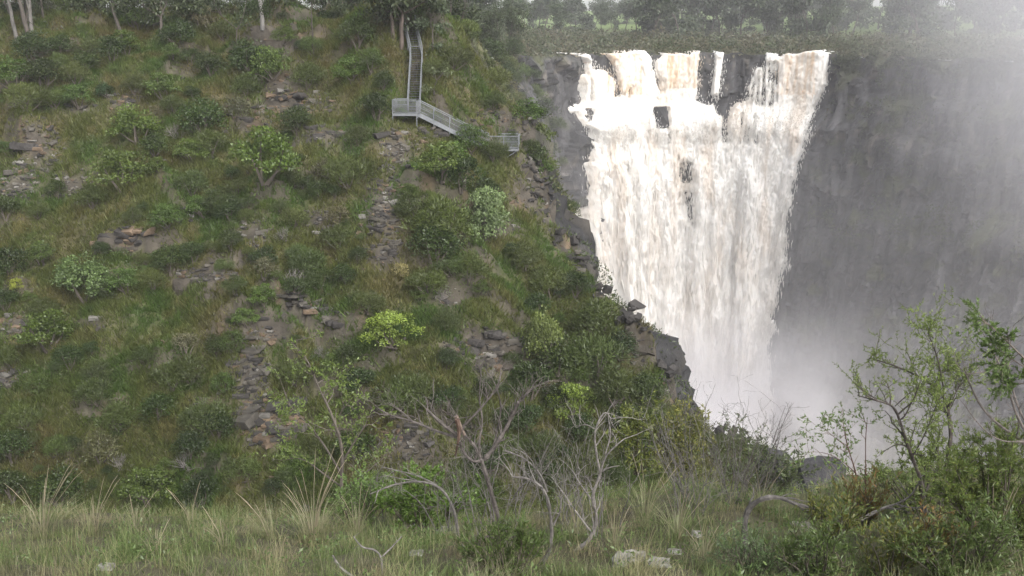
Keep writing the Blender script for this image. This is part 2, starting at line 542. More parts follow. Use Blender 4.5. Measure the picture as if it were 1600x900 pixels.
lich = sstep(0.2, 0.6, fbm(S_ / 2.0, T_ / 3.5, 13, 3))[..., None]
cc = cc + (np.array([0.17, 0.15, 0.125]) - cc) * 0.55 * lich * sstep(40, 5, T_)[..., None]
moss = sstep(0.15, 0.5, fbm(S_ / 5, T_ / 4, 71, 3) + 0.4 * sstep(5, 0, T_) + 0.35 * np.exp(-((T_ - 25) / 2.5) ** 2) * (S_ > S_FALL[1] + 8))
moss = moss * sstep(S_HILL - 2, S_HILL + 4, S_) * (1 - 0.85 * sstep(S_FALL[0] - 8, S_FALL[0], S_) * sstep(S_FALL[1] + 3, S_FALL[1], S_))
cc = cc + (np.array([0.060, 0.066, 0.030]) - cc) * 0.8 * moss[..., None]
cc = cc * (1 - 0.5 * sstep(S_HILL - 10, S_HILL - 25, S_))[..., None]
bank = sstep(S_HILL - 24, S_HILL - 14, S_) * sstep(S_HILL + 40, S_HILL + 30, S_) * sstep(34, 20, T_ + 4 * fbm(S_ / 4, T_ / 4, 3, 2))
cc = cc + (np.array([0.062, 0.062, 0.030]) * (1 + 0.4 * fbm(S_ / 1.5, T_ / 1.5, 44, 3))[..., None] - cc) * 0.92 * bank[..., None]
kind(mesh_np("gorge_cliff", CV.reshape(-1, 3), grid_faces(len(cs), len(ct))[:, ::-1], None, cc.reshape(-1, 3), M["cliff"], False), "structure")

# ================================================================== NEAR SLOPE under the camera
def gz(x, y):
    x, y = np.broadcast_arrays(np.asarray(x, float), np.asarray(y, float))
    e = 14.3 + 0.5 * perlin(x / 3.0, 0.3) + 0.9 * sstep(0.5, 4, x)
    z = -1.62 - 0.425 * np.clip(y, 0, None) + 0.05 * np.clip(-y, 0, 40)
    z = z + 0.75 * sstep(-0.5, 4.0, x) * sstep(8, 14, y) + 0.10 * sstep(-2, -7, x) * sstep(9, 14, y) - 0.45 * np.exp(-((x - 4.3) / 1.1) ** 2) * sstep(9, 13, y)
    o = np.clip(y - e, 0, None)
    z = z - 0.30 * o - 0.06 * np.clip(o, 0, 4) ** 2 * 0.5
    z = z + 0.16 * fbm(x / 2.2, y / 2.0, 5, 3) + 0.04 * fbm(x / 0.4, y / 0.4, 9, 2)
    floor = np.where(x > 19, FLOOR - 1, -34.0) + sstep(17, 24, x) * 0
    return np.maximum(z, floor)
gx = np.concatenate([np.arange(-120, -14, 4), np.arange(-14, 14, 0.16), np.arange(14, 126, 4)])
gy = np.concatenate([np.arange(-40, 5, 3), np.arange(5, 21, 0.16), np.arange(21, 125, 2)])
GX, GY = np.meshgrid(gx, gy)
GZ = gz(GX, GY)
# far from the slope the sheet sinks under the hillside and the river bed
GZ = np.where(GY > 56, np.minimum(GZ, np.where(GX > 19, FLOOR - 1.5, -40)), GZ)
gc = np.array([0.075, 0.068, 0.040]) * (1 + 0.45 * fbm(GX / 1.2, GY / 1.2, 3, 3))[..., None]
kind(mesh_np("ground", np.stack([GX, GY, GZ], -1).reshape(-1, 3), grid_faces(len(gy), len(gx)), None, gc.reshape(-1, 3), M["ground"], True), "structure")

# ================================================================== RIVER below the falls
wx = np.arange(-12, 125, 0.7)
wy = np.arange(58, 175, 0.7)
WX, WY = np.meshgrid(wx, wy)
WZ = FLOOR + 0.8 + 0.5 * fbm(WX / 5, WY / 4, 1, 4) + 0.8 * np.clip(fbm(WX / 9, WY / 5, 12, 3), 0, 1)
def mat_water(name, c1, c2, rough):
    m, nt, N, L, out = new_mat(name)
    a = N("ShaderNodeAttribute", attribute_name="col")
    b = N("ShaderNodeBsdfPrincipled", i_Roughness=rough)
    tc = N("ShaderNodeTexCoord")
    n = noise_node(N, L, 1.2, 6, tc.outputs["Object"], 0.7)
    bp = N("ShaderNodeBump", i_Strength=0.5, i_Distance=0.3)
    L(n.outputs["Fac"], bp.inputs["Height"])
    L(bp.outputs["Normal"], b.inputs["Normal"])
    L(a.outputs["Color"], b.inputs["Base Color"])
    L(b.outputs["BSDF"], out.inputs["Surface"])
    return m
M["river"] = mat_water("brown_river_water", None, None, 0.25)
fo = sstep(0.1, 0.55, fbm(WX / 6, WY / 4, 12, 4) + 0.9 * np.exp(-(((WX - 33) / 20) ** 2 + ((WY - 150) / 13) ** 2)))[..., None]
wc = np.array([0.20, 0.165, 0.125]) * (1 - fo) + np.array([0.68, 0.63, 0.57]) * fo
kind(mesh_np("river", np.stack([WX, WY, WZ], -1).reshape(-1, 3), grid_faces(len(wy), len(wx)), None, wc.reshape(-1, 3), M["river"], True), "structure")
# ================================================================== WATERFALL
def z3(pts):     # outline read off an enlarged part of the photo
    return np.array([(850 + a / 3.0, 40 + b / 3.0) for a, b in pts])
STREAMS = [
    z3([(130, 132), (195, 126), (222, 212), (250, 222), (292, 216), (332, 265), (332, 375), (232, 378), (225, 300), (205, 215), (188, 150), (140, 146)]),
    z3([(182, 240), (210, 240), (205, 380), (185, 380)]),
    z3([(292, 130), (345, 120), (420, 150), (480, 152), (522, 220), (548, 345), (370, 345), (345, 260), (318, 190)]),
    z3([(338, 120), (395, 118), (470, 120), (505, 160), (500, 200), (455, 165), (410, 150), (360, 140)]),
    z3([(530, 175), (590, 114), (732, 112), (722, 240), (712, 360), (556, 360), (545, 260), (528, 205)]),
    z3([(803, 135), (842, 124), (836, 200), (818, 330), (784, 335), (795, 230)]),
    z3([(1038, 135), (1080, 140), (1100, 160), (1150, 122), (1205, 112), (1328, 128), (1326, 190), (1305, 290), (1272, 375), (885, 405), (900, 375), (958, 355), (955, 300), (992, 210), (1032, 195)]),
    np.concatenate([z3([(150, 408), (180, 388), (240, 370), (300, 362), (350, 340), (450, 312), (560, 338), (700, 358), (785, 392), (800, 425), (840, 440), (880, 420), (930, 395), (1272, 365),
                        (1243, 470), (1208, 600), (1182, 700), (1142, 800), (1122, 900)]),
                    np.array([(1222, 400), (1213, 450), (1203, 500), (1196, 560), (1200, 640), (1210, 800), (880, 800), (890, 620), (905, 480), (911, 400), (909, 350)]),
                    z3([(186, 880), (203, 780), (215, 640), (236, 520), (212, 470), (178, 430)])]),
]
HOLES = [z3([(512, 392), (585, 390), (590, 465), (560, 482), (518, 476)]), z3([(838, 432), (868, 425), (862, 545), (838, 555), (832, 500)]),
         z3([(185, 400), (225, 396), (246, 460), (212, 470)]), z3([(388, 514), (412, 516), (408, 556), (394, 556)]),
         z3([(628, 655), (690, 650), (700, 740), (650, 750), (632, 700)]), z3([(655, 785), (700, 790), (712, 890), (708, 960), (672, 900)])]
def inside(px, py, poly):
    c = np.zeros(px.shape, bool)
    for (x0, y0), (x1, y1) in zip(poly, np.roll(poly, -1, 0)):
        if y0 == y1:
            continue
        c ^= ((y0 > py) != (y1 > py)) & (px < (x1 - x0) * (py - y0) / (y1 - y0) + x0)
    return c
fs = np.arange(S_FALL[0] - 5, S_FALL[1] + 4, 0.15)
ft = np.arange(-0.9, 64.5, 0.17)
S_, T_ = np.meshgrid(fs, ft, indexing="ij")
FW = wall(S_, np.maximum(T_, 0), 0.5)
fpx, fpy = proj(FW[..., 0], FW[..., 1], FW[..., 2])
jx = 5.5 * fbm(S_ / 1.2, T_ / 3.5, 3, 5, 0.6) + 3.5 * fbm(S_ / 0.3, T_ / 0.9, 8, 3)
jy = 4.0 * fbm(S_ / 1.0, T_ / 3.0, 19, 3)
mask = np.zeros(S_.shape)
for i, p in enumerate(STREAMS):
    k = np.where(T_ > 12, 1.0 + 0.9 * sstep(15, 40, T_), 1.0) if i == 7 else 0.15 if i == 5 else 0.4
    mask = np.maximum(mask, inside(fpx + jx * k, fpy + jy * k, p))
hole = np.zeros(S_.shape)
for i, p in enumerate(HOLES):
    hole = np.maximum(hole, inside(fpx + jx * (0.3 if i < 4 else 0.5), fpy + jy * 0.3, p))
streak = fbm(S_ / 0.55, T_ / 5.0, 90, 4)
thin = ((fpx > 1165) & (fpx < 1215) & (fpy > 100) & (fpy < 168)) | ((fpx > 1128) & (fpx < 1185) & (fpy > 180) & (fpy < 225))
mask = mask * (1 - hole) * (1 - (thin & (streak > 0.12)))
mask = mask * (1 - ((streak > 0.75) & (fpy < 300) & (fpy > 110) & ((fpx < 1085) | (fpx > 1135))))
def blur(a, n, ax):
    k = np.ones(2 * n + 1) / (2 * n + 1)
    return np.apply_along_axis(lambda v: np.convolve(np.pad(v, n, mode="edge"), k, "valid"), ax, a)
soft = blur(blur(mask, 1, 0), 1, 1)
body = blur(blur(mask, 6, 0), 5, 1)
# falling water: rounded ropes and billows, drawn out downwards; broken lumps where it strikes a ledge
rope = 0.80 * fbm(S_ / 3.2, T_ / 9, 41, 3) + 0.16 * fbm(S_ / 0.9, T_ / 3.2, 52, 4)
# downward-pointing billow fronts
bil = T_ / 3.2 + 1.4 * fbm(S_ / 1.6, T_ / 7, 63, 3) + 2.0 * hsh(np.floor(S_ / 1.1), 4)
bl = 1 - (bil - np.floor(bil))
bil2 = T_ / 1.3 + 1.1 * fbm(S_ / 0.7, T_ / 3, 66, 3)
bl2 = 1 - (bil2 - np.floor(bil2))
lump = np.abs(fbm(S_ / 1.3, T_ / 1.5, 71, 5, 0.6))
ledge = np.exp(-((T_ - 11.0 - 1.6 * fbm(S_ / 5.0, 0.5, 6.0, 3)) / 1.9) ** 2) + 0.45 * np.exp(-((T_ - 20.5 - 5 * fbm(S_ / 6.0, 0.7, 12.0, 2)) / 2.2) ** 2) + 0.4 * np.exp(-(T_ / 1.0) ** 2)
lower = sstep(8, 14, T_)
calm = 1 - 0.55 * sstep(12, 40, T_)
disp = 0.65 * rope + calm * (0.22 * (bl - 0.5) * lower + 0.08 * (bl2 - 0.5)) + ledge * (0.45 * lump + 0.40) + 0.30 * lump * calm + 0.02 * fbm(S_ / 0.3, T_ / 0.7, 81, 2)
body = np.maximum(body, 0.75 * soft * sstep(13, 10, T_))
off = -0.75 + 0.35 * sstep(0.1, 0.4, soft) * sstep(13, 10, T_) + soft * (0.95 + 0.8 * body + disp * (0.35 + 0.65 * body)) + 0.30 * lower
FV = wall(S_, np.maximum(T_, 0), off)
_n = RN[np.clip((S_ / DS).astype(int), 0, len(RN) - 1)]
FV[..., :2] += _n * (np.minimum(T_, 0) * 9.0)[..., None]        # the river running up to the lip
FV[..., 2] += 0.25 + 0.06 * np.minimum(T_, 0)
brown = sstep(-0.2, 0.7, fbm(S_ / 3.6, T_ / 12, 33, 4) + 0.25 * fbm(S_ / 0.8, T_ / 5, 34, 3))
upperB = ((fpx > 945) & (fpx < 1000) & (fpy < 150)) * 0.55 + ((fpx > 1040) & (fpx < 1095) & (fpy < 140)) * 0.5 + ((fpx > 1215) & (fpx < 1275) & (fpy < 150)) * 0.4
bw = np.clip(0.30 * brown * sstep(60, 15, T_) + upperB * (0.4 + 0.9 * sstep(-0.3, 0.5, streak)) + 0.04, 0, 1)[..., None]
foam = np.array([0.80, 0.785, 0.755])
silt = np.array([0.60, 0.44, 0.29])
fcol = foam * (1 - bw) + silt * bw
fcol = fcol * (1 - 0.12 * sstep(0.1, 0.6, fbm(S_ / 0.4, T_ / 2.0, 15, 3)))[..., None]
keep = (soft[:-1, :-1] + soft[1:, :-1] + soft[:-1, 1:] + soft[1:, 1:]) > 0.12
M["fall"] = None
M["spray"] = mat_leaf("water_drops", 0.45, 0.02)
def _fallmat():
    m, nt, N, L, out = new_mat("white_falling_water")
    a = N("ShaderNodeAttribute", attribute_name="col")
    d = N("ShaderNodeBsdfPrincipled", i_Roughness=0.7)
    d.inputs["Specular IOR Level"].default_value = 0.2
    tc = N("ShaderNodeTexCoord")
    mp = N("ShaderNodeMapping")
    mp.inputs["Scale"].default_value = (1, 1, 0.28)
    L(tc.outputs["Object"], mp.inputs["Vector"])
    n = noise_node(N, L, 2.6, 6, mp.outputs["Vector"], 0.7)
    bp = N("ShaderNodeBump", i_Strength=0.3, i_Distance=0.25)
    L(n.outputs["Fac"], bp.inputs["Height"])
    L(bp.outputs["Normal"], d.inputs["Normal"])
    L(a.outputs["Color"], d.inputs["Base Color"])
    d.inputs["Subsurface Weight"].default_value = 1.0
    d.inputs["Subsurface Radius"].default_value = (1.0, 0.95, 0.9)
    d.inputs["Subsurface Scale"].default_value = 0.35
    L(d.outputs[0], out.inputs["Surface"])
    return m
M["fall"] = _fallmat()
kind(mesh_np("waterfall", FV.reshape(-1, 3), grid_faces(len(fs), len(ft), keep)[:, ::-1], None, fcol.reshape(-1, 3), M["fall"], True), "structure")

# spray thrown off the edges and ledges, and the threads and shreds the water tears into as it drops
edge = (soft > 0.06) & (soft < 0.92) & (T_ > 1) & (fpy < 640)
inner = (soft > 0.5) & (T_ > 2) & (fpy < 690)
g = Geo()
def shreds(where, count, back, Lr, Wr, seed, spreadxy):
    r = np.random.default_rng(seed)
    c = np.argwhere(where)
    c = c[r.choice(len(c), count, replace=len(c) < count)]
    s_, t_ = fs[c[:, 0]], ft[c[:, 1]]
    nrm = RN[np.clip((s_ / DS).astype(int), 0, len(RN) - 1)]
    o = np.abs(r.normal(size=count)) * back
    b = FV[c[:, 0], c[:, 1]] + np.concatenate([nrm * o[:, None], np.zeros((count, 1))], 1) + r.normal(size=(count, 3)) * [spreadxy, spreadxy, 0.4]
    grow_ = 0.6 + 0.9 * sstep(2, 30, t_)
    L_ = r.uniform(*Lr, count) * grow_
    W_ = r.uniform(*Wr, count) * (0.7 + 0.5 * grow_)
    d = np.array([0, 0, -1.0]) + np.concatenate([nrm * r.uniform(-0.05, 0.25, (count, 1)), np.zeros((count, 1))], 1) + 0.10 * r.normal(size=(count, 3))
    nn = np.concatenate([nrm, np.full((count, 1), 0.35)], 1) + 0.25 * r.normal(size=(count, 3))
    kites(g, b, d, nn, L_, W_, fcol.reshape(FV.shape)[c[:, 0], c[:, 1]] * r.uniform(0.93, 1.05, (count, 1)), 0.35)
shreds(edge, 13000, 0.4, (0.2, 1.1), (0.04, 0.13), 3, 0.40)
shreds(inner, 3500, 0.20, (0.6, 2.0), (0.10, 0.30), 4, 0.05)
shreds((ledge > 0.5) & (soft > 0.5), 6000, 0.8, (0.1, 0.35), (0.06, 0.16), 5, 0.3)
kind(g.build("water_spray", M["spray"]), "stuff")

# ================================================================== HAZE and MIST
def box_obj(name, lo, hi, mat):
    lo, hi = np.array(lo, float), np.array(hi, float)
    g = Geo()
    c = (lo + hi) / 2
    beam(g, (c[0], lo[1], c[2]), (c[0], hi[1], c[2]), hi[0] - lo[0], hi[2] - lo[2])
    return g.build(name, mat)
m, nt, N, L, out = new_mat("thin_haze")
v = N("ShaderNodeVolumePrincipled")
v.inputs["Color"].default_value = (0.93, 0.93, 0.97, 1)
v.inputs["Density"].default_value = HAZE
L(v.outputs[0], out.inputs["Volume"])
kind(box_obj("haze", (-2600, -60, -73), (2600, 2600, 45), m), "stuff")

def mist_material():
    m, nt, N, L, out = new_mat("spray_mist")
    tc = N("ShaderNodeTexCoord")
    P = tc.outputs["Object"]
    n1 = noise_node(N, L, 0.07, 5, P, 0.62)
    mp = N("ShaderNodeMapping")
    mp.inputs["Location"].default_value = (31, 7, 3)
    L(P, mp.inputs["Vector"])
    n2 = noise_node(N, L, 0.016, 2, mp.outputs["Vector"], 0.5)
    def blob(c, r):
        a = N("ShaderNodeVectorMath", operation="SUBTRACT")
        L(P, a.inputs[0])
        a.inputs[1].default_value = c
        b = N("ShaderNodeVectorMath", operation="DIVIDE")
        L(a.outputs[0], b.inputs[0])
        b.inputs[1].default_value = r
        d = N("ShaderNodeVectorMath", operation="LENGTH")
        L(b.outputs[0], d.inputs[0])
        r_ = N("ShaderNodeMapRange", interpolation_type="SMOOTHERSTEP", i_1=1.0, i_2=0.0, i_3=0.0, i_4=1.0)
        L(d.outputs["Value"], r_.inputs[0])
        return r_.outputs[0]
    def math_(op, a, b):
        n = N("ShaderNodeMath", operation=op)
        for k, x in ((0, a), (1, b)):
            if isinstance(x, (int, float)):
                n.inputs[k].default_value = x
            else:
                L(x, n.inputs[k])
        return n.outputs[0]
    tot = None
    for c, r, dens, nz in MIST:
        w = N("ShaderNodeMapRange", i_1=0.5 - 0.18 * nz, i_2=0.5 + 0.22, i_3=0.0, i_4=1.6) if nz > 0.5 else N("ShaderNodeMapRange", i_1=0.25, i_2=0.75, i_3=0.5, i_4=1.5)
        L(n1.outputs["Fac"] if nz > 0.5 else n2.outputs["Fac"], w.inputs[0])
        base = math_("MULTIPLY", blob(c, r), w.outputs[0])
        t = math_("MULTIPLY", base, dens)
        tot = t if tot is None else math_("ADD", tot, t)
    v = N("ShaderNodeVolumePrincipled")
    v.inputs["Color"].default_value = (0.968, 0.960, 0.992, 1)
    L(tot, v.inputs["Density"])
    L(v.outputs[0], out.inputs["Volume"])
    return m
MIST = [  # centre, radii, density, broken by noise
    ((33, 140, -60), (25, 28, 23), 0.16, 0.8),
    ((50, 134, -57), (36, 28, 26), 0.030, 1.0),
    ((66, 122, -30), (60, 45, 55), 0.0075, 0.8),
    ((68, 106, 18), (42, 42, 60), 0.046, 0.4),
    ((30, 144, -34), (32, 26, 44), 0.0032, 0.5),
    ((6, 135, -30), (22, 30, 45), 0.004, 0.4),
    ((50, 225, 0), (150, 80, 40), 0.0018, 0.4),
]
mm = mist_material()
mo = kind(box_obj("mist", (-40, 72, FLOOR - 0.5), (172, 300, 42), mm), "stuff")
# ================================================================== GRASS AND HERBS on the hillside (nobody could count them)
def hill_points(n, seed):
    r = np.random.default_rng(seed)
    y = 54.5 + (128 - 54.5) * r.random(n) ** 1.25
    xl, xr = -0.62 * y - 3, edge_x(y) - 0.1
    x = xl + (xr - xl) * r.random(n)
    return x, y, r
x, y, r = hill_points(320000, 1)
z = H(x, y) + edge_round(x, y) - 2.0 * sstep(58.5, 53, y)
px, py = proj(x, y, z)
keep = r.random(len(x)) > 1.05 * np.clip(rocky(px, py), 0, 1) ** 0.6
x, y, z = x[keep], y[keep], z[keep]
n = len(x)
tone = hill_tone(x, y, z) * (0.65 + 0.75 * r.random((n, 1)))
hgt = (0.22 + 0.38 * r.random(n)) * (0.75 + 0.6 * sstep(-0.3, 0.5, fbm(x / 3, y / 3, 13, 2)))
NB = 4
bx = np.repeat(np.stack([x, y, z - 0.04], -1), NB, 0) + r.normal(size=(n * NB, 3)) * [0.10, 0.10, 0.0]
hh = np.repeat(hgt, NB) * r.uniform(0.6, 1.2, n * NB)
lean = r.normal(size=(n * NB, 2)) * 0.45
lean[:, 1] -= 0.2
tip = bx + np.stack([lean[:, 0] * hh, lean[:, 1] * hh, hh], -1)
wd = np.repeat(r.uniform(0.025, 0.06, n), NB)
an = r.uniform(0, math.pi, n * NB)
sd_ = np.stack([np.cos(an) * wd, np.sin(an) * wd * 0.5, np.zeros(n * NB)], -1)
V = np.stack([bx - sd_, bx + sd_, tip], 1).reshape(-1, 3)
cc = np.repeat(np.repeat(tone, NB, 0) * r.uniform(0.8, 1.25, (n * NB, 1)), 3, 0)
kind(mesh_np("hillside_grass", V, None, np.arange(len(V)).reshape(-1, 3), cc, M["grass"]), "stuff")

x, y, r = hill_points(330000, 2)
gsel = fbm(x / 5.0, y / 4.0, 140.0, 3) + 0.5 * fbm(x / 1.2, y / 1.2, 150.0, 2)
keep = gsel > 0.16
x, y = x[keep], y[keep]
z = H(x, y) + edge_round(x, y) - 2.0 * sstep(58.5, 53, y)
px, py = proj(x, y, z)
keep = r.random(len(x)) > np.clip(1.2 * rocky(px, py) ** 0.6, 0, 1)
x, y, z = x[keep], y[keep], z[keep]
n = len(x)
g = Geo()
hh = r.uniform(0.03, 0.55, n) * (0.35 + 2.0 * sstep(-0.1, 0.7, fbm(x / 1.7, y / 1.7, 160, 3)))
hue = fbm(x / 4, y / 4, 170, 2)[:, None]
cg = np.array([0.042, 0.068, 0.013]) + np.array([0.036, 0.022, 0.006]) * np.clip(hue, -0.5, 1) + 0
cg = np.clip(cg, 0.01, 1) * r.uniform(0.55, 1.45, (n, 1))
nr = unit(n, r) * 0.8 + [0, -0.3, 0.9]
kites(g, np.stack([x, y, z + hh], -1), unit(n, r) + [0, -0.2, 0.1], nr, r.uniform(0.08, 0.20, n), r.uniform(0.04, 0.10, n), cg)
kind(g.build("hillside_herbs", M["leaf"]), "stuff")

# ================================================================== SHRUB KINDS
def shrub_proto(seed, nleaf, nlobe, rz, leafL, leafW, pal, lobe_r=(0.28, 0.45), flat=0.8, spread=0.62, up=0.25, stems=5, gap=0.15):
    """foliage and stems of a shrub one metre in radius standing on the origin"""
    r = np.random.default_rng(seed)
    g, s = Geo(), Geo()
    th = r.uniform(0, 2 * math.pi, nlobe)
    ph = np.arcsin(r.uniform(-0.12, 1, nlobe))
    rr = spread * r.uniform(0.75, 1.1, nlobe)
    C = np.stack([np.cos(th) * np.cos(ph) * rr, np.sin(th) * np.cos(ph) * rr, rz * (0.36 + np.sin(ph) * rr * 1.25)], -1)
    LR = r.uniform(*lobe_r, nlobe)
    tone = r.uniform(0.7, 1.35, nlobe)
    per = np.maximum((nleaf * LR ** 2 / (LR ** 2).sum()).astype(int), 5)
    for c, lr, k, t in zip(C, LR, per, tone):
        d = unit(k, r)
        d[:, 2] = np.where(d[:, 2] < -0.35, -d[:, 2], d[:, 2])
        sh = lr * r.uniform(0.45, 1.08, k) ** 0.7
        p = c + d * sh[:, None] * [1, 1, flat]
        sel = fbm(p[:, 0] * 3.5, p[:, 1] * 3.5, p[:, 2] * 3.5 + seed, 2) > -gap * 2 - 0.15
        p, d = p[sel], d[sel]
        k = len(p)
        if k == 0:
            continue
        p[:, 2] = np.maximum(p[:, 2], 0.02)
        dr = unit(k, r) + d * 0.7 + [0, 0, up]
        nr = d + 0.45 * unit(k, r) + [0, 0, 0.35]
        mixp = r.random((k, 1))
        col = (np.array(pal[0]) * mixp + np.array(pal[1]) * (1 - mixp)) * t * r.uniform(0.7, 1.3, (k, 1))
        kites(g, p, dr, nr, r.uniform(0.7, 1.3, k) * leafL, r.uniform(0.7, 1.3, k) * leafW, col)
    for i in range(stems):
        c = C[i % nlobe]
        b = np.array([r.normal() * 0.06, r.normal() * 0.06, -0.15])
        m = (b + c) / 2 + r.normal(size=3) * 0.07
        tube(s, [b, m, c], [0.045, 0.03, 0.012], 4, (0.10, 0.085, 0.07))
    return g, s

def register(name, seeds, **kw):
    out = []
    for sd in seeds:
        g, s = shrub_proto(sd, **kw)
        out.append((g.build("foliage", M["leaf"], link=False), s.build("stem", M["bark"], link=False)))
    return out
KINDS = {
    "dark": register("dark", (1, 2, 3), nleaf=3200, nlobe=22, rz=0.9, leafL=0.085, leafW=0.045, pal=((0.0255, 0.0428, 0.0087), (0.0372, 0.0563, 0.0105))),
    "green": register("green", (4, 5, 6), nleaf=3400, nlobe=30, rz=0.85, leafL=0.085, leafW=0.05, pal=((0.0490, 0.0806, 0.0136), (0.0706, 0.1042, 0.0186)), lobe_r=(0.2, 0.4), flat=0.55, gap=0.05, spread=0.72),
    "fluffy": register("fluffy", (7, 8, 9), nleaf=4200, nlobe=18, rz=0.8, leafL=0.14, leafW=0.022, pal=((0.0500, 0.0697, 0.0149), (0.0666, 0.0848, 0.0211)), lobe_r=(0.3, 0.5), flat=0.9, up=0.6),
    "round": register("round", (10, 11), nleaf=6500, nlobe=44, rz=1.0, leafL=0.08, leafW=0.05, pal=((0.1460, 0.1747, 0.0446), (0.1744, 0.1966, 0.0577)), lobe_r=(0.2, 0.34), flat=0.75, spread=0.7, gap=0.02),
    "lime": register("lime", (12, 13), nleaf=3600, nlobe=30, rz=0.85, leafL=0.075, leafW=0.045, pal=((0.1960, 0.2360, 0.0236), (0.2332, 0.2570, 0.0372)), lobe_r=(0.18, 0.32), flat=0.55, spread=0.76, gap=0.02),
    "grey": register("grey", (14, 15), nleaf=1300, nlobe=14, rz=0.85, leafL=0.15, leafW=0.04, pal=((0.0813, 0.0823, 0.0397), (0.0990, 0.0941, 0.0490)), gap=-0.02),
    "yellow": register("yellow", (16, 17), nleaf=1100, nlobe=14, rz=0.9, leafL=0.13, leafW=0.06, pal=((0.1254, 0.1176, 0.0186), (0.1421, 0.1218, 0.0267)), gap=-0.02, lobe_r=(0.2, 0.34)),
}
def twig_proto(seed):
    r = np.random.default_rng(seed)
    s = Geo()
    for i in range(34):
        th, e = r.uniform(0, 6.28), r.uniform(0.3, 1.5)
        d = np.array([math.cos(th) * math.cos(e), math.sin(th) * math.cos(e), math.sin(e)])
        p = [np.array([r.normal() * 0.08, r.normal() * 0.08, -0.1])]
        for k in range(4):
            d = d + r.normal(size=3) * 0.22
            p.append(p[-1] + d / np.linalg.norm(d) * 0.28)
        tube(s, p, [0.02, 0.016, 0.012, 0.009, 0.006], 3, np.array([0.19, 0.175, 0.16]) * r.uniform(0.6, 1.2))
        for q in p[1:4]:
            e_ = unit(1, r)[0] + [0, 0, 0.4]
            tube(s, [q, q + e_ * 0.16, q + e_ * 0.28 + r.normal(size=3) * 0.05], [0.010, 0.007, 0.004], 3, np.array([0.2, 0.185, 0.17]) * r.uniform(0.6, 1.2))
    return s.build("branches", M["twig"], link=False)
DEAD = [twig_proto(s) for s in (31, 32)]

# ---- landmarks that the labels point to: name, px, py
LM = [("the steel stair flight", 648, 110), ("the steel landing", 630, 168), ("the steel lookout platform", 786, 225), ("the sloping walkway", 690, 185), ("the lime green bush", 615, 530),
      ("the big pale round bush", 755, 345), ("the round sage bush", 135, 440), ("the long flat boulder", 142, 505), ("the brown streaked ledge", 195, 378), ("the dark overhanging rock", 405, 510),
      ("the stony gully", 598, 340), ("the dark twin boulders", 765, 527), ("the layered rock face", 420, 660), ("the tan broken ledge", 470, 165), ("the bleached boulder", 395, 365),
      ("the tall grey green shrub", 848, 535), ("the leafy sapling", 480, 610), ("the wide dark stone line", 320, 432), ("the broad leafy thicket", 415, 245), ("the stepped grey rocks", 60, 230),
      ("the double trunk gum", 622, 68), ("the leaning dark trunk", 50, 68), ("the cliff top rocks", 838, 270), ("the yellow green bush", 895, 628), ("the big rim boulders", 1265, 740)]
def placed_label(adj, noun, px, py, own=None):
    """(key, distance): kind, direction and the nearest landmark"""
    best = sorted((math.hypot((px - a), (py - b) * 1.1), nm, a, b) for nm, a, b in LM if nm != own)
    dist, nm, a, b = best[0]
    dx, dy = px - a, py - b
    if abs(dx) > 1.6 * abs(dy):
        rel = "left of" if dx < 0 else "right of"
    elif abs(dy) > 1.6 * abs(dx):
        rel = "above" if dy < 0 else "below"
    else:
        rel = ("above and " if dy < 0 else "below and ") + ("left of" if dx < 0 else "right of")
    return (adj, noun, rel, nm), dist
PENDING = []
def resolve_labels():
    groups = {}
    for o, key, dist in PENDING:
        groups.setdefault(key, []).append((dist, o))
    nth = ["nearest", "second nearest", "third nearest", "fourth nearest", "fifth nearest", "sixth nearest", "seventh nearest", "eighth nearest"]
    for (adj, noun, rel, nm), L_ in groups.items():
        L_.sort(key=lambda t: t[0])
        for i, (_, o) in enumerate(L_):
            s = f"{adj} {noun} {rel} {nm}"
            if len(L_) > 1:
                s += f", the {nth[min(i, 7)]}"
            o["label"] = s

ADJ = {"dark": "dark green", "green": "bright leafy green", "fluffy": "feathery olive green", "round": "pale green dome-shaped", "lime": "lime green", "grey": "thin grey green", "yellow": "yellow tinged"}
_first = {}
def put_shrub(px, py, w, k, h=None, label=None, own=None, pos=None, tint=None, name="shrub", group="shrubs on the hillside", depthscale=None):
    r = np.random.default_rng(int(px * 131 + py * 17) & 0xffff)
    h = h or 0.85 * w
    p = hit(px, py + h * 0.42) if pos is None else np.array(pos, float)
    sc = (depthscale or 1.22 * w / 2 / F * p[1])
    o = thing(name, label or "", "shrub", tuple(p + [0, 0, 0.10 * sc]), group)
    o.rotation_euler = (r.normal() * 0.05, r.normal() * 0.05, r.uniform(0, 6.28))
    o.scale = (sc, sc, sc * h / (0.85 * w))
    if k == "dead":
        c = bpy.data.objects.new("branches", DEAD[r.integers(len(DEAD))])
        COL.objects.link(c)
        c.parent = o
    else:
        fol, stm = KINDS[k][r.integers(len(KINDS[k]))]
        t = tint if tint is not None else r.uniform(0.8, 1.25) * np.array([r.uniform(0.9, 1.12), 1, r.uniform(0.85, 1.15)])
        for nm, me in (("foliage", fol), ("stem", stm)):
            c = bpy.data.objects.new(nm, me)
            COL.objects.link(c)
            c.parent = o
            if nm == "foliage":
                c.color = (*t, 1)
    if label is None:
        a = "leafless grey" if k == "dead" else ADJ[k]
        key, dist = placed_label(("small " if w < 34 else "large " if w > 68 else "") + a, "shrub", px, py, own)
        PENDING.append((o, key, dist))
    return o

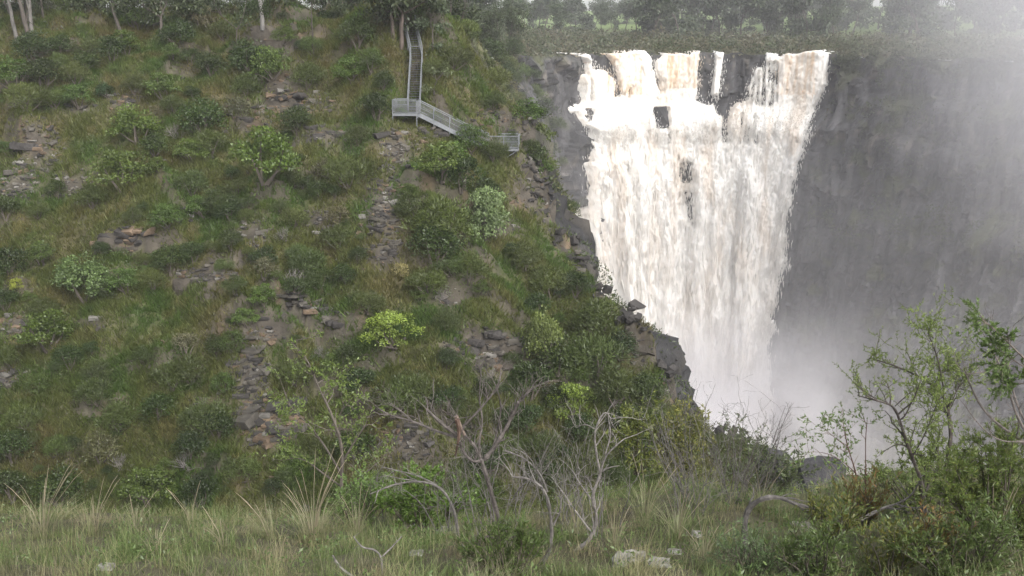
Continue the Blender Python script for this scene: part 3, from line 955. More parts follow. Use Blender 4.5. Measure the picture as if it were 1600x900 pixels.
def mass(items, name, seed, frac=0.45):
    """many bushes that read as one thicket: one mesh"""
    r = np.random.default_rng(seed)
    g = Geo()
    for pos, k, sc in items:
        me = KINDS[k][r.integers(len(KINDS[k]))][0]
        V = np.empty(len(me.vertices) * 3, np.float32)
        me.vertices.foreach_get("co", V)
        C = np.empty(len(me.vertices) * 4, np.float32)
        me.color_attributes["col"].data.foreach_get("color", C)
        V, C = V.reshape(-1, 4, 3), C.reshape(-1, 4, 4)[..., :3]
        sel = r.random(len(V)) < frac
        V, C = V[sel], C[sel]
        m_ = V[:, :1]
        V = m_ + (V - m_) * 1.35
        V = (V.reshape(-1, 3) @ rotm(0, 0, r.uniform(0, 6.28)).T) * sc + pos
        g.add(V, np.arange(len(V)).reshape(-1, 4), None, C.reshape(-1, 3) * r.uniform(0.75, 1.3) * [r.uniform(0.9, 1.15), 1, r.uniform(0.9, 1.1)])
    return kind(g.build(name, M["leaf"]), "stuff")
def rotm(rx, ry, rz):
    return np.array(Matrix.Rotation(rz, 3, "Z") @ Matrix.Rotation(ry, 3, "Y") @ Matrix.Rotation(rx, 3, "X"))
SHRUBS = [
    (20, 125, 60, "green"), (120, 120, 45, "fluffy"), (135, 78, 42, "fluffy"), (165, 145, 28, "dark"), (85, 155, 42, "fluffy"), (215, 35, 44, "green"), (255, 142, 52, "green"), (330, 105, 46, "dark"),
    (350, 52, 42, "fluffy"), (385, 137, 42, "fluffy"), (395, 100, 72, "dark"), (425, 104, 62, "green"), (445, 68, 36, "green"), (482, 122, 50, "fluffy"), (55, 85, 60, "dark"), (95, 75, 40, "dark"),
    (175, 80, 50, "dark"), (280, 60, 55, "dark"), (300, 95, 34, "dark"), (215, 200, 72, "green"), (245, 232, 48, "dark"), (190, 268, 82, "green"), (247, 268, 30, "green"), (318, 190, 72, "dark"),
    (300, 200, 28, "green"), (330, 226, 52, "fluffy"), (300, 288, 50, "fluffy"), (10, 235, 26, "green"), (270, 165, 40, "fluffy"), (15, 410, 62, "dark"), (66, 398, 46, "green"), (170, 456, 38, "dark"),
    (268, 410, 58, "dark"), (240, 442, 48, "fluffy"), (26, 453, 24, "lime"), (8, 472, 46, "dark"), (72, 482, 44, "fluffy"), (75, 522, 84, "green"),  (385, 318, 38, "fluffy"),
    (360, 332, 46, "dark"), (412, 470, 44, "green"), (385, 500, 40, "green"), (365, 535, 42, "green"), (292, 540, 50, "grey"),  (228, 560, 44, "fluffy"), (340, 545, 42, "dark"),
    (270, 590, 62, "fluffy"), (530, 372, 52, "fluffy"), (482, 412, 62, "fluffy"), (690, 350, 104, "fluffy"), (680, 388, 84, "dark"), (650, 325, 60, "fluffy"), (572, 472, 54, "fluffy"),
    (665, 440, 62, "fluffy"), (732, 436, 62, "fluffy"), (655, 462, 28, "green"), (500, 300, 40, "dark"), (870, 572, 78, "dark"), (700, 560, 44, "dark"), (935, 500, 88, "fluffy"), (930, 565, 100, "fluffy"),
    (590, 172, 52, "dark"), (628, 183, 26, "green"), (680, 188, 24, "green"), (735, 222, 56, "green"), (705, 250, 60, "green"), (690, 268, 76, "green"), (722, 288, 72, "dark"), (545, 270, 72, "fluffy"), (830, 232, 30, "dark"),
    (300, 582, 66, "fluffy"), (340, 668, 62, "dark"), (325, 650, 72, "fluffy"), (150, 612, 64, "fluffy"), (160, 702, 72, "grey"), (300, 695, 60, "dark"), (95, 768, 84, "dark"), (232, 760, 84, "green"),
    (312, 772, 70, "dark"), (870, 622, 64, "dark"), (828, 596, 82, "dark"), (822, 655, 62, "dark"), (845, 690, 64, "fluffy"), (620, 622, 92, "fluffy"), (560, 602, 62, "dark"), (655, 602, 72, "fluffy"),
    (20, 760, 70, "dark"), (40, 650, 60, "fluffy"), (190, 650, 70, "fluffy"), (250, 640, 60, "dark"), (110, 560, 50, "dark"), (460, 340, 44, "fluffy"), (560, 215, 40, "fluffy"), 
     (580, 100, 50, "fluffy"), (560, 60, 56, "dark"), (600, 130, 36, "dark"), (640, 300, 30, "green"),  (820, 400, 60, "fluffy"), (860, 440, 70, "fluffy"),
    (900, 450, 50, "dark"),  (840, 480, 50, "dark"), (700, 500, 50, "fluffy"), (760, 300, 44, "dark"), (800, 395, 30, "dark"), (970, 545, 60, "dark"), (960, 610, 80, "fluffy"),
    (1010, 610, 60, "dark"), (1030, 660, 50, "fluffy"), (980, 660, 70, "dark"), (910, 670, 60, "dark"), (760, 610, 50, "dark"), (800, 560, 34, "fluffy"), (740, 660, 60, "fluffy"), (700, 630, 60, "dark"),
         (60, 330, 40, "fluffy"), (10, 330, 50, "dark"), (160, 390, 30, "dark"),
    (90, 300, 36, "dark"), (20, 560, 50, "fluffy"), (20, 700, 70, "dark"), (90, 700, 50, "fluffy"), (500, 440, 50, "fluffy"), (540, 430, 40, "dark"),  (540, 560, 50, "dark"),
    (460, 580, 60, "fluffy"), (500, 700, 60, "fluffy"), (560, 700, 70, "dark"), (590, 760, 70, "green"), (760, 720, 70, "dark"), (850, 740, 70, "dark"), (920, 730, 60, "fluffy"), 
     (770, 160, 40, "fluffy"), (710, 90, 50, "fluffy"), (680, 110, 40, "fluffy"), (800, 220, 26, "dark"), (1060, 690, 60, "dark"), (1120, 690, 50, "fluffy"), (1000, 700, 60, "dark"),
    (1180, 715, 40, "dark"), (60, 600, 40, "green"),  (560, 400, 32, "dark"), (450, 220, 30, "dark"),
    (460, 435, 50, "dead"), (445, 365, 36, "dead"), (500, 548, 30, "dead"), (290, 715, 46, "dead"), (275, 205, 36, "dead"), (690, 460, 30, "dead"), (765, 590, 46, "dead"), (480, 800, 40, "dead"), (190, 720, 40, "dead"),
    (560, 780, 44, "green"), (430, 760, 40, "dark"), (380, 740, 60, "fluffy"),  (350, 600, 40, "green"),   
]
_fr = np.random.default_rng(404)
_taken = [(a[0], a[1], a[2]) for a in SHRUBS]
while len(SHRUBS) < 256:
    b_ = _taken[_fr.integers(len(_taken))]
    w_ = _fr.uniform(16, 60)
    q = (b_[0] + _fr.normal() * 0.6 * (b_[2] + w_), b_[1] + _fr.normal() * 0.45 * (b_[2] + w_), w_)
    if not (-20 < q[0] < 1090 and 70 < q[1] < 785):
        continue
    if q[0] > float(np.interp(q[1], [100, 200, 400, 500, 640], [700, 790, 880, 960, 1060])):
        continue
    if rocky(np.array([q[0]]), np.array([q[1]]))[0] > 0.35 or min(math.hypot(q[0] - b[0], q[1] - b[1]) - 0.24 * (b[2] + q[2]) for b in _taken) < 0:
        continue
    if 625 < q[0] < 680 and q[1] < 180 or 590 < q[0] < 820 and 150 < q[1] < 235 or math.hypot(q[0] - 755, q[1] - 345) < 75 or math.hypot(q[0] - 615, q[1] - 530) < 70 or math.hypot(q[0] - 135, q[1] - 440) < 60:
        continue
    _taken.append(q)
    SHRUBS.append((*q, _fr.choice(["fluffy", "dark", "fluffy", "green", "grey", "dark", "fluffy"])))
for a in SHRUBS:
    put_shrub(*a)
put_shrub(755, 343, 80, "round", 86, "big pale green rounded bush with clumped foliage below the lookout platform", "x", tint=(0.85, 1.0, 1.45))
put_shrub(135, 442, 80, "round", 76, "round sage green bush standing alone above the long flat boulder", "x", tint=(0.58, 0.74, 0.85))
put_shrub(615, 530, 90, "lime", 62, "bright lime green bush alone in the middle of the slope", "x", tint=(0.78, 0.92, 1.2))
put_shrub(415, 248, 96, "green", 90, "broad bright green thicket under the tan broken ledge, topmost leaves brightest", "x", tint=(1.1, 1.1, 1))
put_shrub(848, 535, 62, "round", 92, "tall grey green shrub right of the dark twin boulders", "x", tint=(0.72, 0.78, 0.75))
put_shrub(895, 628, 78, "lime", 66, "yellow green bush low on the spur, among dark shrubs", "x", tint=(0.62, 0.75, 0.9))
put_shrub(625, 425, 30, "grey", 26, "small cream flowering shrub at the foot of the stony gully", "x", tint=(3.0, 2.7, 2.2))
put_shrub(168, 143, 28, "grey", 26, "small blue green shrub beside the tan and grey outcrop on the upper slope", "x", tint=(0.55, 1.05, 0.9))
# ================================================================== TREES
def grow(g, tips, p, d, length, rad, level, r, col, spread=0.75, up=0.15, seg=5, n=6, wig=0.12, kids=(2, 3)):
    pts, rr = [np.array(p, float)], [rad]
    d = np.array(d, float) / np.linalg.norm(d)
    for k in range(seg):
        d = d + r.normal(size=3) * wig + [0, 0, up * 0.3]
        d /= np.linalg.norm(d)
        pts.append(pts[-1] + d * length / seg)
        rr.append(rad * (1 - 0.45 * (k + 1) / seg))
    tube(g, pts, rr, n, col)
    if level == 0:
        tips.append((pts[-1], d))
        tips.append((pts[-3], d))
        return
    for _ in range(r.integers(kids[0], kids[1] + 1)):
        nd = d + r.normal(size=3) * spread + [0, 0, up]
        grow(g, tips, pts[-1], nd, length * r.uniform(0.55, 0.85), rr[-1] * 0.8, level - 1, r, col, spread, up, max(3, seg - 1), max(3, n - 1), wig, kids)
    if level >= 2:
        k = r.integers(2, seg)
        nd = d * 0.4 + r.normal(size=3) * spread
        grow(g, tips, pts[k], nd, length * 0.5, rr[k] * 0.5, level - 1, r, col, spread, up, max(3, seg - 1), max(3, n - 1), wig, kids)

def clumps(g, tips, r, per, size, leafL, leafW, pal, droop=0.3, flat=0.6):
    for p, d in tips:
        k = int(per * r.uniform(0.6, 1.4))
        sz = size * r.uniform(0.7, 1.35)
        off = unit(k, r) * (r.random((k, 1)) ** 0.5) * sz * [1, 1, flat]
        q = p + off + [0, 0, 0.1 * sz]
        dr = unit(k, r) * 0.9 + off / sz * 0.4 - np.array([0, 0, droop])
        t = r.random((k, 1))
        col = (np.array(pal[0]) * t + np.array(pal[1]) * (1 - t)) * r.uniform(0.75, 1.3) * r.uniform(0.75, 1.25, (k, 1))
        kites(g, q, dr, unit(k, r) + [0, 0, 0.7], leafL * r.uniform(0.7, 1.3, k), leafW * r.uniform(0.7, 1.3, k), col)

PALG = ((0.036, 0.052, 0.022), (0.056, 0.068, 0.030))
def gum(seed, height=11, lean=(0, 0), trunk_col=(0.11, 0.095, 0.08), fork=0.38, rad=0.22, levels=3, per=26, size=1.0, leaf=(0.36, 0.15), pal=PALG, spread=0.7, twin=False):
    r = np.random.default_rng(seed)
    t, c, tips = Geo(), Geo(), []
    for k in range(2 if twin else 1):
        d = np.array([lean[0] + (0.16 * (k * 2 - 1) if twin else 0), lean[1], 1.0])
        grow(t, tips, (0.25 * (k * 2 - 1) if twin else 0, 0, -0.4), d, height * fork, rad, levels, r, trunk_col, spread, 0.22, 6, 7, 0.09)
    clumps(c, tips, r, per, size, leaf[0], leaf[1], pal)
    return t.build("trunk", M["bark"], link=False), c.build("crown", M["leaf"], link=False)
def put_tree(proto, label, pos, rot=0, sc=1.0, tint=(1, 1, 1), group=None, name="gum_tree"):
    o = thing(name, label, "tree", tuple(pos), group)
    o.rotation_euler = (0, 0, rot)
    o.scale = (sc, sc, sc)
    for nm, me in zip(("trunk", "crown"), proto):
        c = bpy.data.objects.new(nm, me)
        COL.objects.link(c)
        c.parent = o
        if nm == "crown":
            c.color = (*tint, 1)
    return o
def on_hill(px, py):
    p = hit(px, py)
    return p

pale, dark, red = (0.155, 0.146, 0.135), (0.07, 0.06, 0.052), (0.090, 0.072, 0.062)
put_tree(gum(201, 12, (-0.35, 0), dark, 0.45, 0.26), "dark leaning gum trunk at the far left of the hilltop", on_hill(52, 72), 0)
put_tree(gum(202, 12, (-0.22, 0), pale, 0.5, 0.2), "pale barked slender gum left of the dark leaning trunk", on_hill(27, 62), 0)
put_tree(gum(203, 12, (-0.02, 0), pale, 0.5, 0.2), "pale upright gum trunk just right of the dark leaning trunk", on_hill(51, 50), 0)
put_tree(gum(204, 9, (-0.45, 0), dark, 0.35, 0.2, spread=0.8), "crooked dark gum forking low above the upper left slope", on_hill(192, 58), 0)
put_tree(gum(205, 8, (-0.2, 0), dark, 0.3, 0.2, spread=0.85), "dark low branched gum with spreading crown, right of the crooked forking gum", on_hill(254, 60), 0)
put_tree(gum(206, 10, (0.02, 0), red, 0.55, 0.1), "thin red brown trunk between the two dark forking gums", on_hill(211, 42), 0)
put_tree(gum(207, 12, (0.03, 0), (0.22, 0.212, 0.20), 0.5, 0.2), "gum with a white trunk above the bare brown earth", on_hill(410, 44), 0)
put_tree(gum(208, 7, (0.05, 0), dark, 0.5, 0.09, 2), "small thin dark gum above the tan broken ledge", on_hill(371, 102), 0)
put_tree(gum(209, 8, (0.1, 0), dark, 0.5, 0.1, 2), "thin gum halfway between the white trunk and the double trunk gum", on_hill(488, 82), 0)
put_tree(gum(210, 9, (0.0, 0), red, 0.33, 0.22, 3, 44, 1.1, twin=True), "double trunk gum with a wide dark crown, left of the stair flight", on_hill(622, 70), 0)
put_tree(gum(211, 5.5, (0.02, 0), dark, 0.33, 0.1, 3, 34, 0.62, (0.28, 0.13), ((0.062, 0.085, 0.045), (0.085, 0.105, 0.06))), "dense sage green young gum touching the stair top's right side", on_hill(677, 78), 0)
put_tree(gum(212, 2.6, (0.0, 0), dark, 0.45, 0.05, 2, 26, 0.40, (0.2, 0.08), ((0.085, 0.105, 0.045), (0.10, 0.12, 0.055))), "small lone sapling on the open slope right of the stair flight", on_hill(679, 162), 0, name="sapling")
put_tree(gum(213, 8, (0.03, 0), dark, 0.42, 0.14, 3, 34, 0.9), "left one of two slim gums behind the spur's crest", np.array([-6.9, 112, float(H0(-6.9, 112))]), 0)
put_tree(gum(214, 8, (0.12, 0), dark, 0.42, 0.14, 3, 34, 0.9), "right one of two slim gums behind the spur's crest", np.array([-6.0, 113, float(H0(-6.0, 113)) - 0.3]), 0)

# the bush along the hilltop
HT = [gum(s, 11, (0.05, 0), c, 0.30, 0.16, 3, 42, 1.25) for s, c in ((221, dark), (222, (0.16, 0.14, 0.12)), (223, dark))]
r = np.random.default_rng(5)
for i in range(84):
    y = 101 + 42 * r.random() ** 1.3
    x = r.uniform(-0.57 * y, -9)
    if y < 108 and x > -16:
        y += 10
    s = r.uniform(0.5, 0.95)
    z = float(H(x, y)) if y < 137 else float(H0(x, y))
    side = "far left" if x < -40 else "middle" if x < -22 else "right"
    put_tree(HT[i % 3], f"gum tree in the dense bush along the hilltop, {side} stretch", (x, y, z), r.uniform(0, 6.28), s, np.array([1, 1, 1]) * r.uniform(0.8, 1.25), f"hilltop bush, {side} stretch")
# understorey at the hilltop
it = []
for i in range(80):
    y = r.uniform(99, 124)
    x = r.uniform(-0.57 * y, -9.5)
    it.append((np.array([x, y, float(H(x, y))]), ("dark", "fluffy", "dark", "grey")[i % 4], r.uniform(0.8, 1.9)))
mass(it, "hilltop_undergrowth", 61)
# slope at the head of the gorge, behind the spur
it = []
for i in range(190):
    s = S_HILL - 22 + 64 * r.random()
    t = 30 * r.random() ** 1.3
    it.append((wall(np.array([s]), np.array([t]))[0], ("dark", "fluffy", "green", "dark", "fluffy")[i % 5], r.uniform(0.6, 1.9)))
for px, py, sc in ((835, 150, 2.2), (850, 175, 2.4), (865, 195, 2.0), (845, 210, 1.8), (830, 120, 1.6), (780, 95, 2.0), (795, 105, 1.8), (770, 80, 2.0), (860, 235, 1.8), (875, 250, 1.5)):
    ss, tt = np.meshgrid(np.arange(S_HILL, S_HILL + 55, 0.6), np.arange(0, 40, 0.6), indexing="ij")
    W_ = wall(ss, tt)
    qx, qy = proj(W_[..., 0], W_[..., 1], W_[..., 2])
    k = np.unravel_index(np.argmin((qx - px) ** 2 + (qy - py - 10) ** 2), qx.shape)
    it.append((W_[k], "fluffy" if px % 2 else "dark", sc))
mass(it, "bank_thicket", 62)
GH = [gum(s, 9, (0, 0), dark, 0.35, 0.15, 3, 30, 1.0) for s in (231, 232)]
for i in range(30):
    s = S_HILL + 3 + 45 * (i + r.random()) / 30
    k = int(s / DS)
    q = RIM[k] - RN[k] * r.uniform(1.0, 12)
    put_tree(GH[i % 2], "gum tree crowded on the rim left of the falls", (q[0], q[1], float(H0(*q))), r.uniform(0, 6.28), r.uniform(0.55, 0.95), np.array([1, 1, 1]) * r.uniform(0.85, 1.2), "gums on the rim left of the falls")

# far treeline across the meadow behind the falls
FT = [gum(s, h, (0.03, 0), dark, 0.30, 0.2, 3, 40, 1.5, (0.62, 0.32), ((0.040, 0.058, 0.030), (0.060, 0.075, 0.040))) for s, h in ((241, 12), (242, 13), (243, 11), (244, 12))]
rows = [(208, 5.0, 26), (226, 4.2, 36), (244, 4.4, 38), (268, 4.6, 40)]
i = 0
for y0, sp, cnt in rows:
    for k in range(cnt):
        x = -34 + k * sp * (y0 / 208) + r.normal() * 1.6
        y = y0 + r.normal() * 4 - 0.10 * max(0, x - 60)
        if y0 == 208 and (r.random() < 0.35):
            continue
        z = float(H0(x, y))
        px = float(proj(x, y, z)[0])
        where = ("left of the falls" if px < 900 else "above the brown streams" if px < 1120 else "above the right cascade" if px < 1300 else "in the mist on the right")
        put_tree(FT[i % 4], f"hazy gum tree in the far treeline, {where}", (x, y, z - 0.1), r.uniform(0, 6.28), r.uniform(0.85, 1.35) * (r.uniform(0.5, 0.78) if 755 < px < 985 else 1.0), np.array([1, 1, 1]) * r.uniform(0.8, 1.25), f"far treeline {where}")
        i += 1
# low scrub on the plateau: one mass
n = 85000
ang = r.integers(0, len(idx), n)
rd = -0.3 + 48 * r.random(n) ** 0.9
bx = RIM[idx][ang] + dirs[ang] * rd[:, None] + r.normal(size=(n, 2)) * 0.5
ok = (bx[:, 1] > 120)
bx = bx[ok]
n = len(bx)
lum = fbm(bx[:, 0] / 3.4, bx[:, 1] / 3.4, 9, 3)
hh = np.clip(0.15 + 2.9 * np.clip(lum + 0.22, 0, 1), 0, 3.2) * r.random(n) ** 0.6 * sstep(-2.5, 3, rd[ok]) + 0.05
p = np.stack([bx[:, 0], bx[:, 1], H0(bx[:, 0], bx[:, 1]) + hh], -1)
g = Geo()
t = r.random((n, 1))
hue = sstep(-0.4, 0.4, fbm(bx[:, 0] / 5, bx[:, 1] / 5, 19, 2))[:, None]
col = (np.array([0.055, 0.07, 0.032]) * hue + np.array([0.088, 0.080, 0.048]) * (1 - hue)) * (0.6 + 0.8 * t)
kites(g, p, unit(n, r), unit(n, r) + [0, -0.5, 0.6], r.uniform(0.3, 0.7, n), r.uniform(0.18, 0.4, n), col)
kind(g.build("plateau_scrub", M["leaf"]), "stuff")
# creepers and tufts on the cliff ledges
n = 48000
s = r.uniform(S_FALL[1] + 1, RS[-1] - 4, n)
t = np.abs(r.normal(size=n)) * 9
t = np.where(r.random(n) < 0.4, 24 + r.normal(size=n) * 1.6 - 1.5 * np.sin(s * 0.15), t)
t = np.where(r.random(n) < 0.15, r.uniform(0, 60, n), t)
t = np.where(r.random(n) < 0.25, np.abs(r.normal(size=n)) * 1.5 - 0.4, t)
sel = (fbm(s / 3, t / 3, 5, 3) > 0.05) & (t > -0.5)
s, t = s[sel], t[sel]
n = len(s)
p = wall(s, np.maximum(t, 0), 0.5 + 0.5 * r.random(n))
p[:, 2] -= np.minimum(t, 0) * 2 - 0.6 * r.random(n) * (t < 2)
g = Geo()
kites(g, p, unit(n, r) + [0, -0.3, 0.2], unit(n, r) + [0, -0.5, 0.5], r.uniform(0.25, 0.6, n), r.uniform(0.12, 0.3, n), np.array([0.058, 0.068, 0.034]) * r.uniform(0.6, 1.5, (n, 1)))
kind(g.build("cliff_plants", M["leaf"]), "stuff")

n = 30000
s = S_HILL - 24 + 64 * r.random(n)
t = 30 * r.random(n) ** 1.2
p = wall(s, t, 0.2 + 0.6 * r.random(n))
g = Geo()
kites(g, p, unit(n, r) + [0, -0.2, 0.7], unit(n, r) + [0, -0.5, 0.4], r.uniform(0.25, 0.6, n), r.uniform(0.07, 0.18, n), (np.array([0.075, 0.085, 0.034]) + np.array([0.04, 0.02, 0.01]) * sstep(-0.2, 0.5, fbm(s / 4, t / 4, 8, 2))[:, None]) * r.uniform(0.6, 1.4, (n, 1)))
kind(g.build("bank_grass", M["leaf"]), "stuff")

n = 22000
s = S_HILL - 80 + 62 * r.random(n)
t = 14 * r.random(n) ** 1.5
sel = fbm(s / 2.5, t / 2.0, 18, 3) > -0.05
s, t = s[sel], t[sel]
n = len(s)
p = wall(np.maximum(s, 0.5), t, 0.2 + 0.7 * r.random(n))
g = Geo()
kites(g, p, unit(n, r) + [0, -0.2, 0.7], unit(n, r) + [0, -0.5, 0.4], r.uniform(0.15, 0.4, n), r.uniform(0.05, 0.13, n), np.array([0.048, 0.066, 0.020]) * r.uniform(0.6, 1.5, (n, 1)))
kind(g.build("edge_plants", M["leaf"]), "stuff")
# ================================================================== STEEL STAIRWAY, LANDING, WALKWAY, LOOKOUT
def sub(name, g, parent):
    return g.build(name, M["steel"], parent)
def rail_panel(parent, p, q, h=1.05, mesh=True, post_sp=1.3, drop=0.0):
    """posts, top rail, bottom rail and wire mesh between floor points p and q; posts reach drop metres below the floor"""
    p, q = np.array(p, float), np.array(q, float)
    L_ = np.linalg.norm(q - p)
    Z = np.array([0, 0, 1.0])
    rail = Geo()
    beam(rail, p + Z * h, q + Z * h, 0.07, 0.07)
    beam(rail, p + Z * 0.10, q + Z * 0.10, 0.045, 0.05)
    beam(rail, p + Z * h * 0.55, q + Z * h * 0.55, 0.035, 0.035)
    sub("handrail", rail, parent)
    k = max(1, int(round(L_ / post_sp)))
    for i in range(k + 1):
        c = p + (q - p) * i / k
        po = Geo()
        beam(po, c - Z * (0.05 + drop), c + Z * (h - 0.04), 0.06, 0.06, up=(0, 1, 0))
        sub("post", po, parent)
    if mesh:
        g = Geo()
        m = max(2, int(L_ / 0.10))
        for i in range(1, m):
            c = p + (q - p) * i / m
            beam(g, c + Z * 0.12, c + Z * (h - 0.05), 0.013, 0.013, up=(0, 1, 0))
        for j in range(1, 10):
            zz = 0.12 + (h - 0.17) * j / 10
            beam(g, p + Z * zz, q + Z * zz, 0.012, 0.012)
        sub("wire_mesh", g, parent)
def empty_part(name, parent):
    o = bpy.data.objects.new(name, None)
    COL.objects.link(o)
    o.parent = parent
    return o

sw = thing("lookout_stairway", "galvanised steel stairway dropping down the slope to a landing and sloping walkway", "stairway")
def flight(p, q, w, name):
    """p bottom, q top (centre line of the treads)"""
    p, q = np.array(p, float), np.array(q, float)
    part = empty_part(name, sw)
    d = (q - p) * [1, 1, 0]
    d /= np.linalg.norm(d)
    s = np.array([d[1], -d[0], 0])
    for sg in (-1, 1):
        st = Geo()
        beam(st, p + s * sg * w / 2, q + s * sg * w / 2, 0.06, 0.24)
        sub("stringer", st, part)
        a, b = p + s * sg * w / 2, q + s * sg * w / 2
        rl = Geo()
        beam(rl, a + [0, 0, 1.0], b + [0, 0, 1.0], 0.055, 0.055)
        beam(rl, a + [0, 0, 0.55], b + [0, 0, 0.55], 0.04, 0.04)
        sub("handrail", rl, part)
        k = max(2, int(np.linalg.norm(b - a) / 1.4))
        for i in range(k + 1):
            c = a + (b - a) * i / k
            po = Geo()
            beam(po, c - [0, 0, 0.7], c + [0, 0, 0.97], 0.06, 0.06, up=(0, 1, 0))
            sub("post", po, part)
    n = int((q - p)[2] / 0.19)
    for i in range(1, n + 1):
        c = p + (q - p) * i / (n + 0.5)
        tr = Geo()
        beam(tr, c - s * (w / 2 - 0.035), c + s * (w / 2 - 0.035), 0.20, 0.03)
        tr.build("tread", M["grate"], part)
LZ = at(630, 177, 82.0)[2]
zc = lambda px, d: np.array([at(px, 177, d)[0], d, LZ])
A0, A1 = zc(613.5, 82.0), zc(651, 82.0)
B0, B1 = A0 + [0.15, 1.25, 0], A1 + [0.0, 1.25, 0]
land = empty_part("landing", sw)
dk = Geo()
beam(dk, (A0 + B0) / 2 - [0, 0, 0.06], (A1 + B1) / 2 - [0, 0, 0.06], 1.35, 0.08)
beam(dk, A0 - [0, 0.02, 0.11], A1 - [0, 0.02, 0.11], 0.05, 0.2)
sub("deck", dk, land)
rail_panel(land, A0, A1, 1.05, True, 1.9, 1.0)
rail_panel(land, A0 + [0, 0.08, 0], B0, 1.05, True, 1.3, 0.5)
rail_panel(land, B0 + [0.08, 0, 0], zc(636, 82) + [0, 1.25, 0], 1.05, True, 1.2, 0.2)
fb = np.array([at(646.5, 177, 83.3)[0], 83.35, LZ])
ft_ = at(651, 92, 88.6)
flight(fb, ft_, 1.0, "stair_flight")
ft2 = at(640, 42, 91.5)
flight(ft_ + [-0.02, 0.3, 0.05], ft2, 1.0, "upper_flight")
cb = Geo()
beam(cb, ft_ + [-0.5, 0.1, 1.05], ft_ + [0.5, 0.1, 1.05], 0.06, 0.06)
sub("crossbar", cb, sw)
walk = empty_part("walkway", sw)
W0 = A1 + [0.08, 0.05, 0]
W1 = at(727, 214, 83.2)
W2 = at(764, 230, 84.6)
for P_, Q_ in ((W0, W1), (W1 + [0.02, 0, 0], W2)):
    dk = Geo()
    off_ = np.array([0, 0.55, 0])
    beam(dk, P_ + off_ - [0, 0, 0.05], Q_ + off_ - [0, 0, 0.05], 1.1, 0.07)
    beam(dk, P_ - [0, 0.03, 0.13], Q_ - [0, 0.03, 0.13], 0.05, 0.22)
    sub("deck", dk, walk)
    rail_panel(walk, P_, Q_, 1.0, True, 1.35, 0.35)
    rail_panel(walk, P_ + [0, 1.1, 0], Q_ + [0, 1.1, 0], 1.0, False, 1.35, 0.2)

lp = thing("lookout_platform", "small steel lookout platform with mesh railing jutting over the gorge edge", "platform")
C0, C1 = at(764, 232.5, 84.8), at(810, 232.5, 84.8)
C1[2] = C0[2]
D0, D1 = C0 + [0.1, 1.8, 0], C1 + [0.1, 1.8, 0]
dk = Geo()
beam(dk, (C0 + D0) / 2 - [0, 0, 0.05], (C1 + D1) / 2 - [0, 0, 0.05], 1.85, 0.07)
sub("deck", dk, lp)
dk = Geo()
beam(dk, C0 - [0, 0.03, 0.1], C1 - [0, 0.03, 0.1], 0.06, 0.2, )
sub("edge_beam", dk, lp)
rail_panel(lp, C0, C1, 1.05, True, 1.25)
rail_panel(lp, C1 + [0, 0.08, 0], D1, 1.05, True, 1.8)
rail_panel(lp, D1 - [0.08, 0, 0], D0, 1.05, True, 1.25)
for y_ in (0.1, 1.7):
    br = Geo()
    beam(br, C1 + [-0.05, y_, -0.15], at(784, 251, 85.0) + [0, y_, 0], 0.07, 0.07)
    sub("brace", br, lp)
for x_ in (0.15, 1.2):
    br = Geo()
    c = C0 + [x_, 0.9, -0.1]
    beam(br, c, c - [0, 0, 1.6], 0.08, 0.08, up=(0, 1, 0))
    sub("post", br, lp)
# ================================================================== ROCKS
def hull(seed, n=16, box=(1, 1, 1), bevel=0.18):
    r = np.random.default_rng(seed)
    P = r.uniform(-1, 1, (n, 3))
    # push the points to the faces of a block so that it splits like jointed rock
    ax = r.integers(0, 3, n)
    P[np.arange(n), ax] = np.sign(P[np.arange(n), ax]) * r.uniform(0.85, 1, n)
    cor = np.array([[a, b, c] for a in (-1, 1) for b in (-1, 1) for c in (-1, 1)], float) * (1 - bevel * r.random((8, 3)) * 1.6)
    P = np.concatenate([P * 0.97, cor[r.random(8) < 0.75]]) * box
    bm = bmesh.new()
    for p in P:
        bm.verts.new(p)
    res = bmesh.ops.convex_hull(bm, input=bm.verts)
    bmesh.ops.delete(bm, geom=[e for e in res["geom_interior"] if isinstance(e, bmesh.types.BMVert)], context="VERTS")
    bmesh.ops.triangulate(bm, faces=bm.faces)
    bm.verts.index_update()
    V = np.array([v.co for v in bm.verts])
    T = np.array([[v.index for v in f.verts] for f in bm.faces])
    bm.free()
    return V, T
HULLS = [hull(s) for s in range(40, 60)]
def rotm(rx, ry, rz):
    return np.array(Matrix.Rotation(rz, 3, "Z") @ Matrix.Rotation(ry, 3, "Y") @ Matrix.Rotation(rx, 3, "X"))
GREY, DARK, TAN, PALE = np.array([0.078, 0.071, 0.060]), np.array([0.036, 0.033, 0.031]), np.array([0.115, 0.083, 0.056]), np.array([0.16, 0.152, 0.137])
def add_rock(g, p, dims, rot, col, r):
    V, T = HULLS[r.integers(len(HULLS))]
    W = (V * np.array(dims)) @ rotm(*rot).T + p
    c = np.tile(col, (len(W), 1)) * r.uniform(0.75, 1.25, (len(W), 1))
    g.add(W, None, T, c)
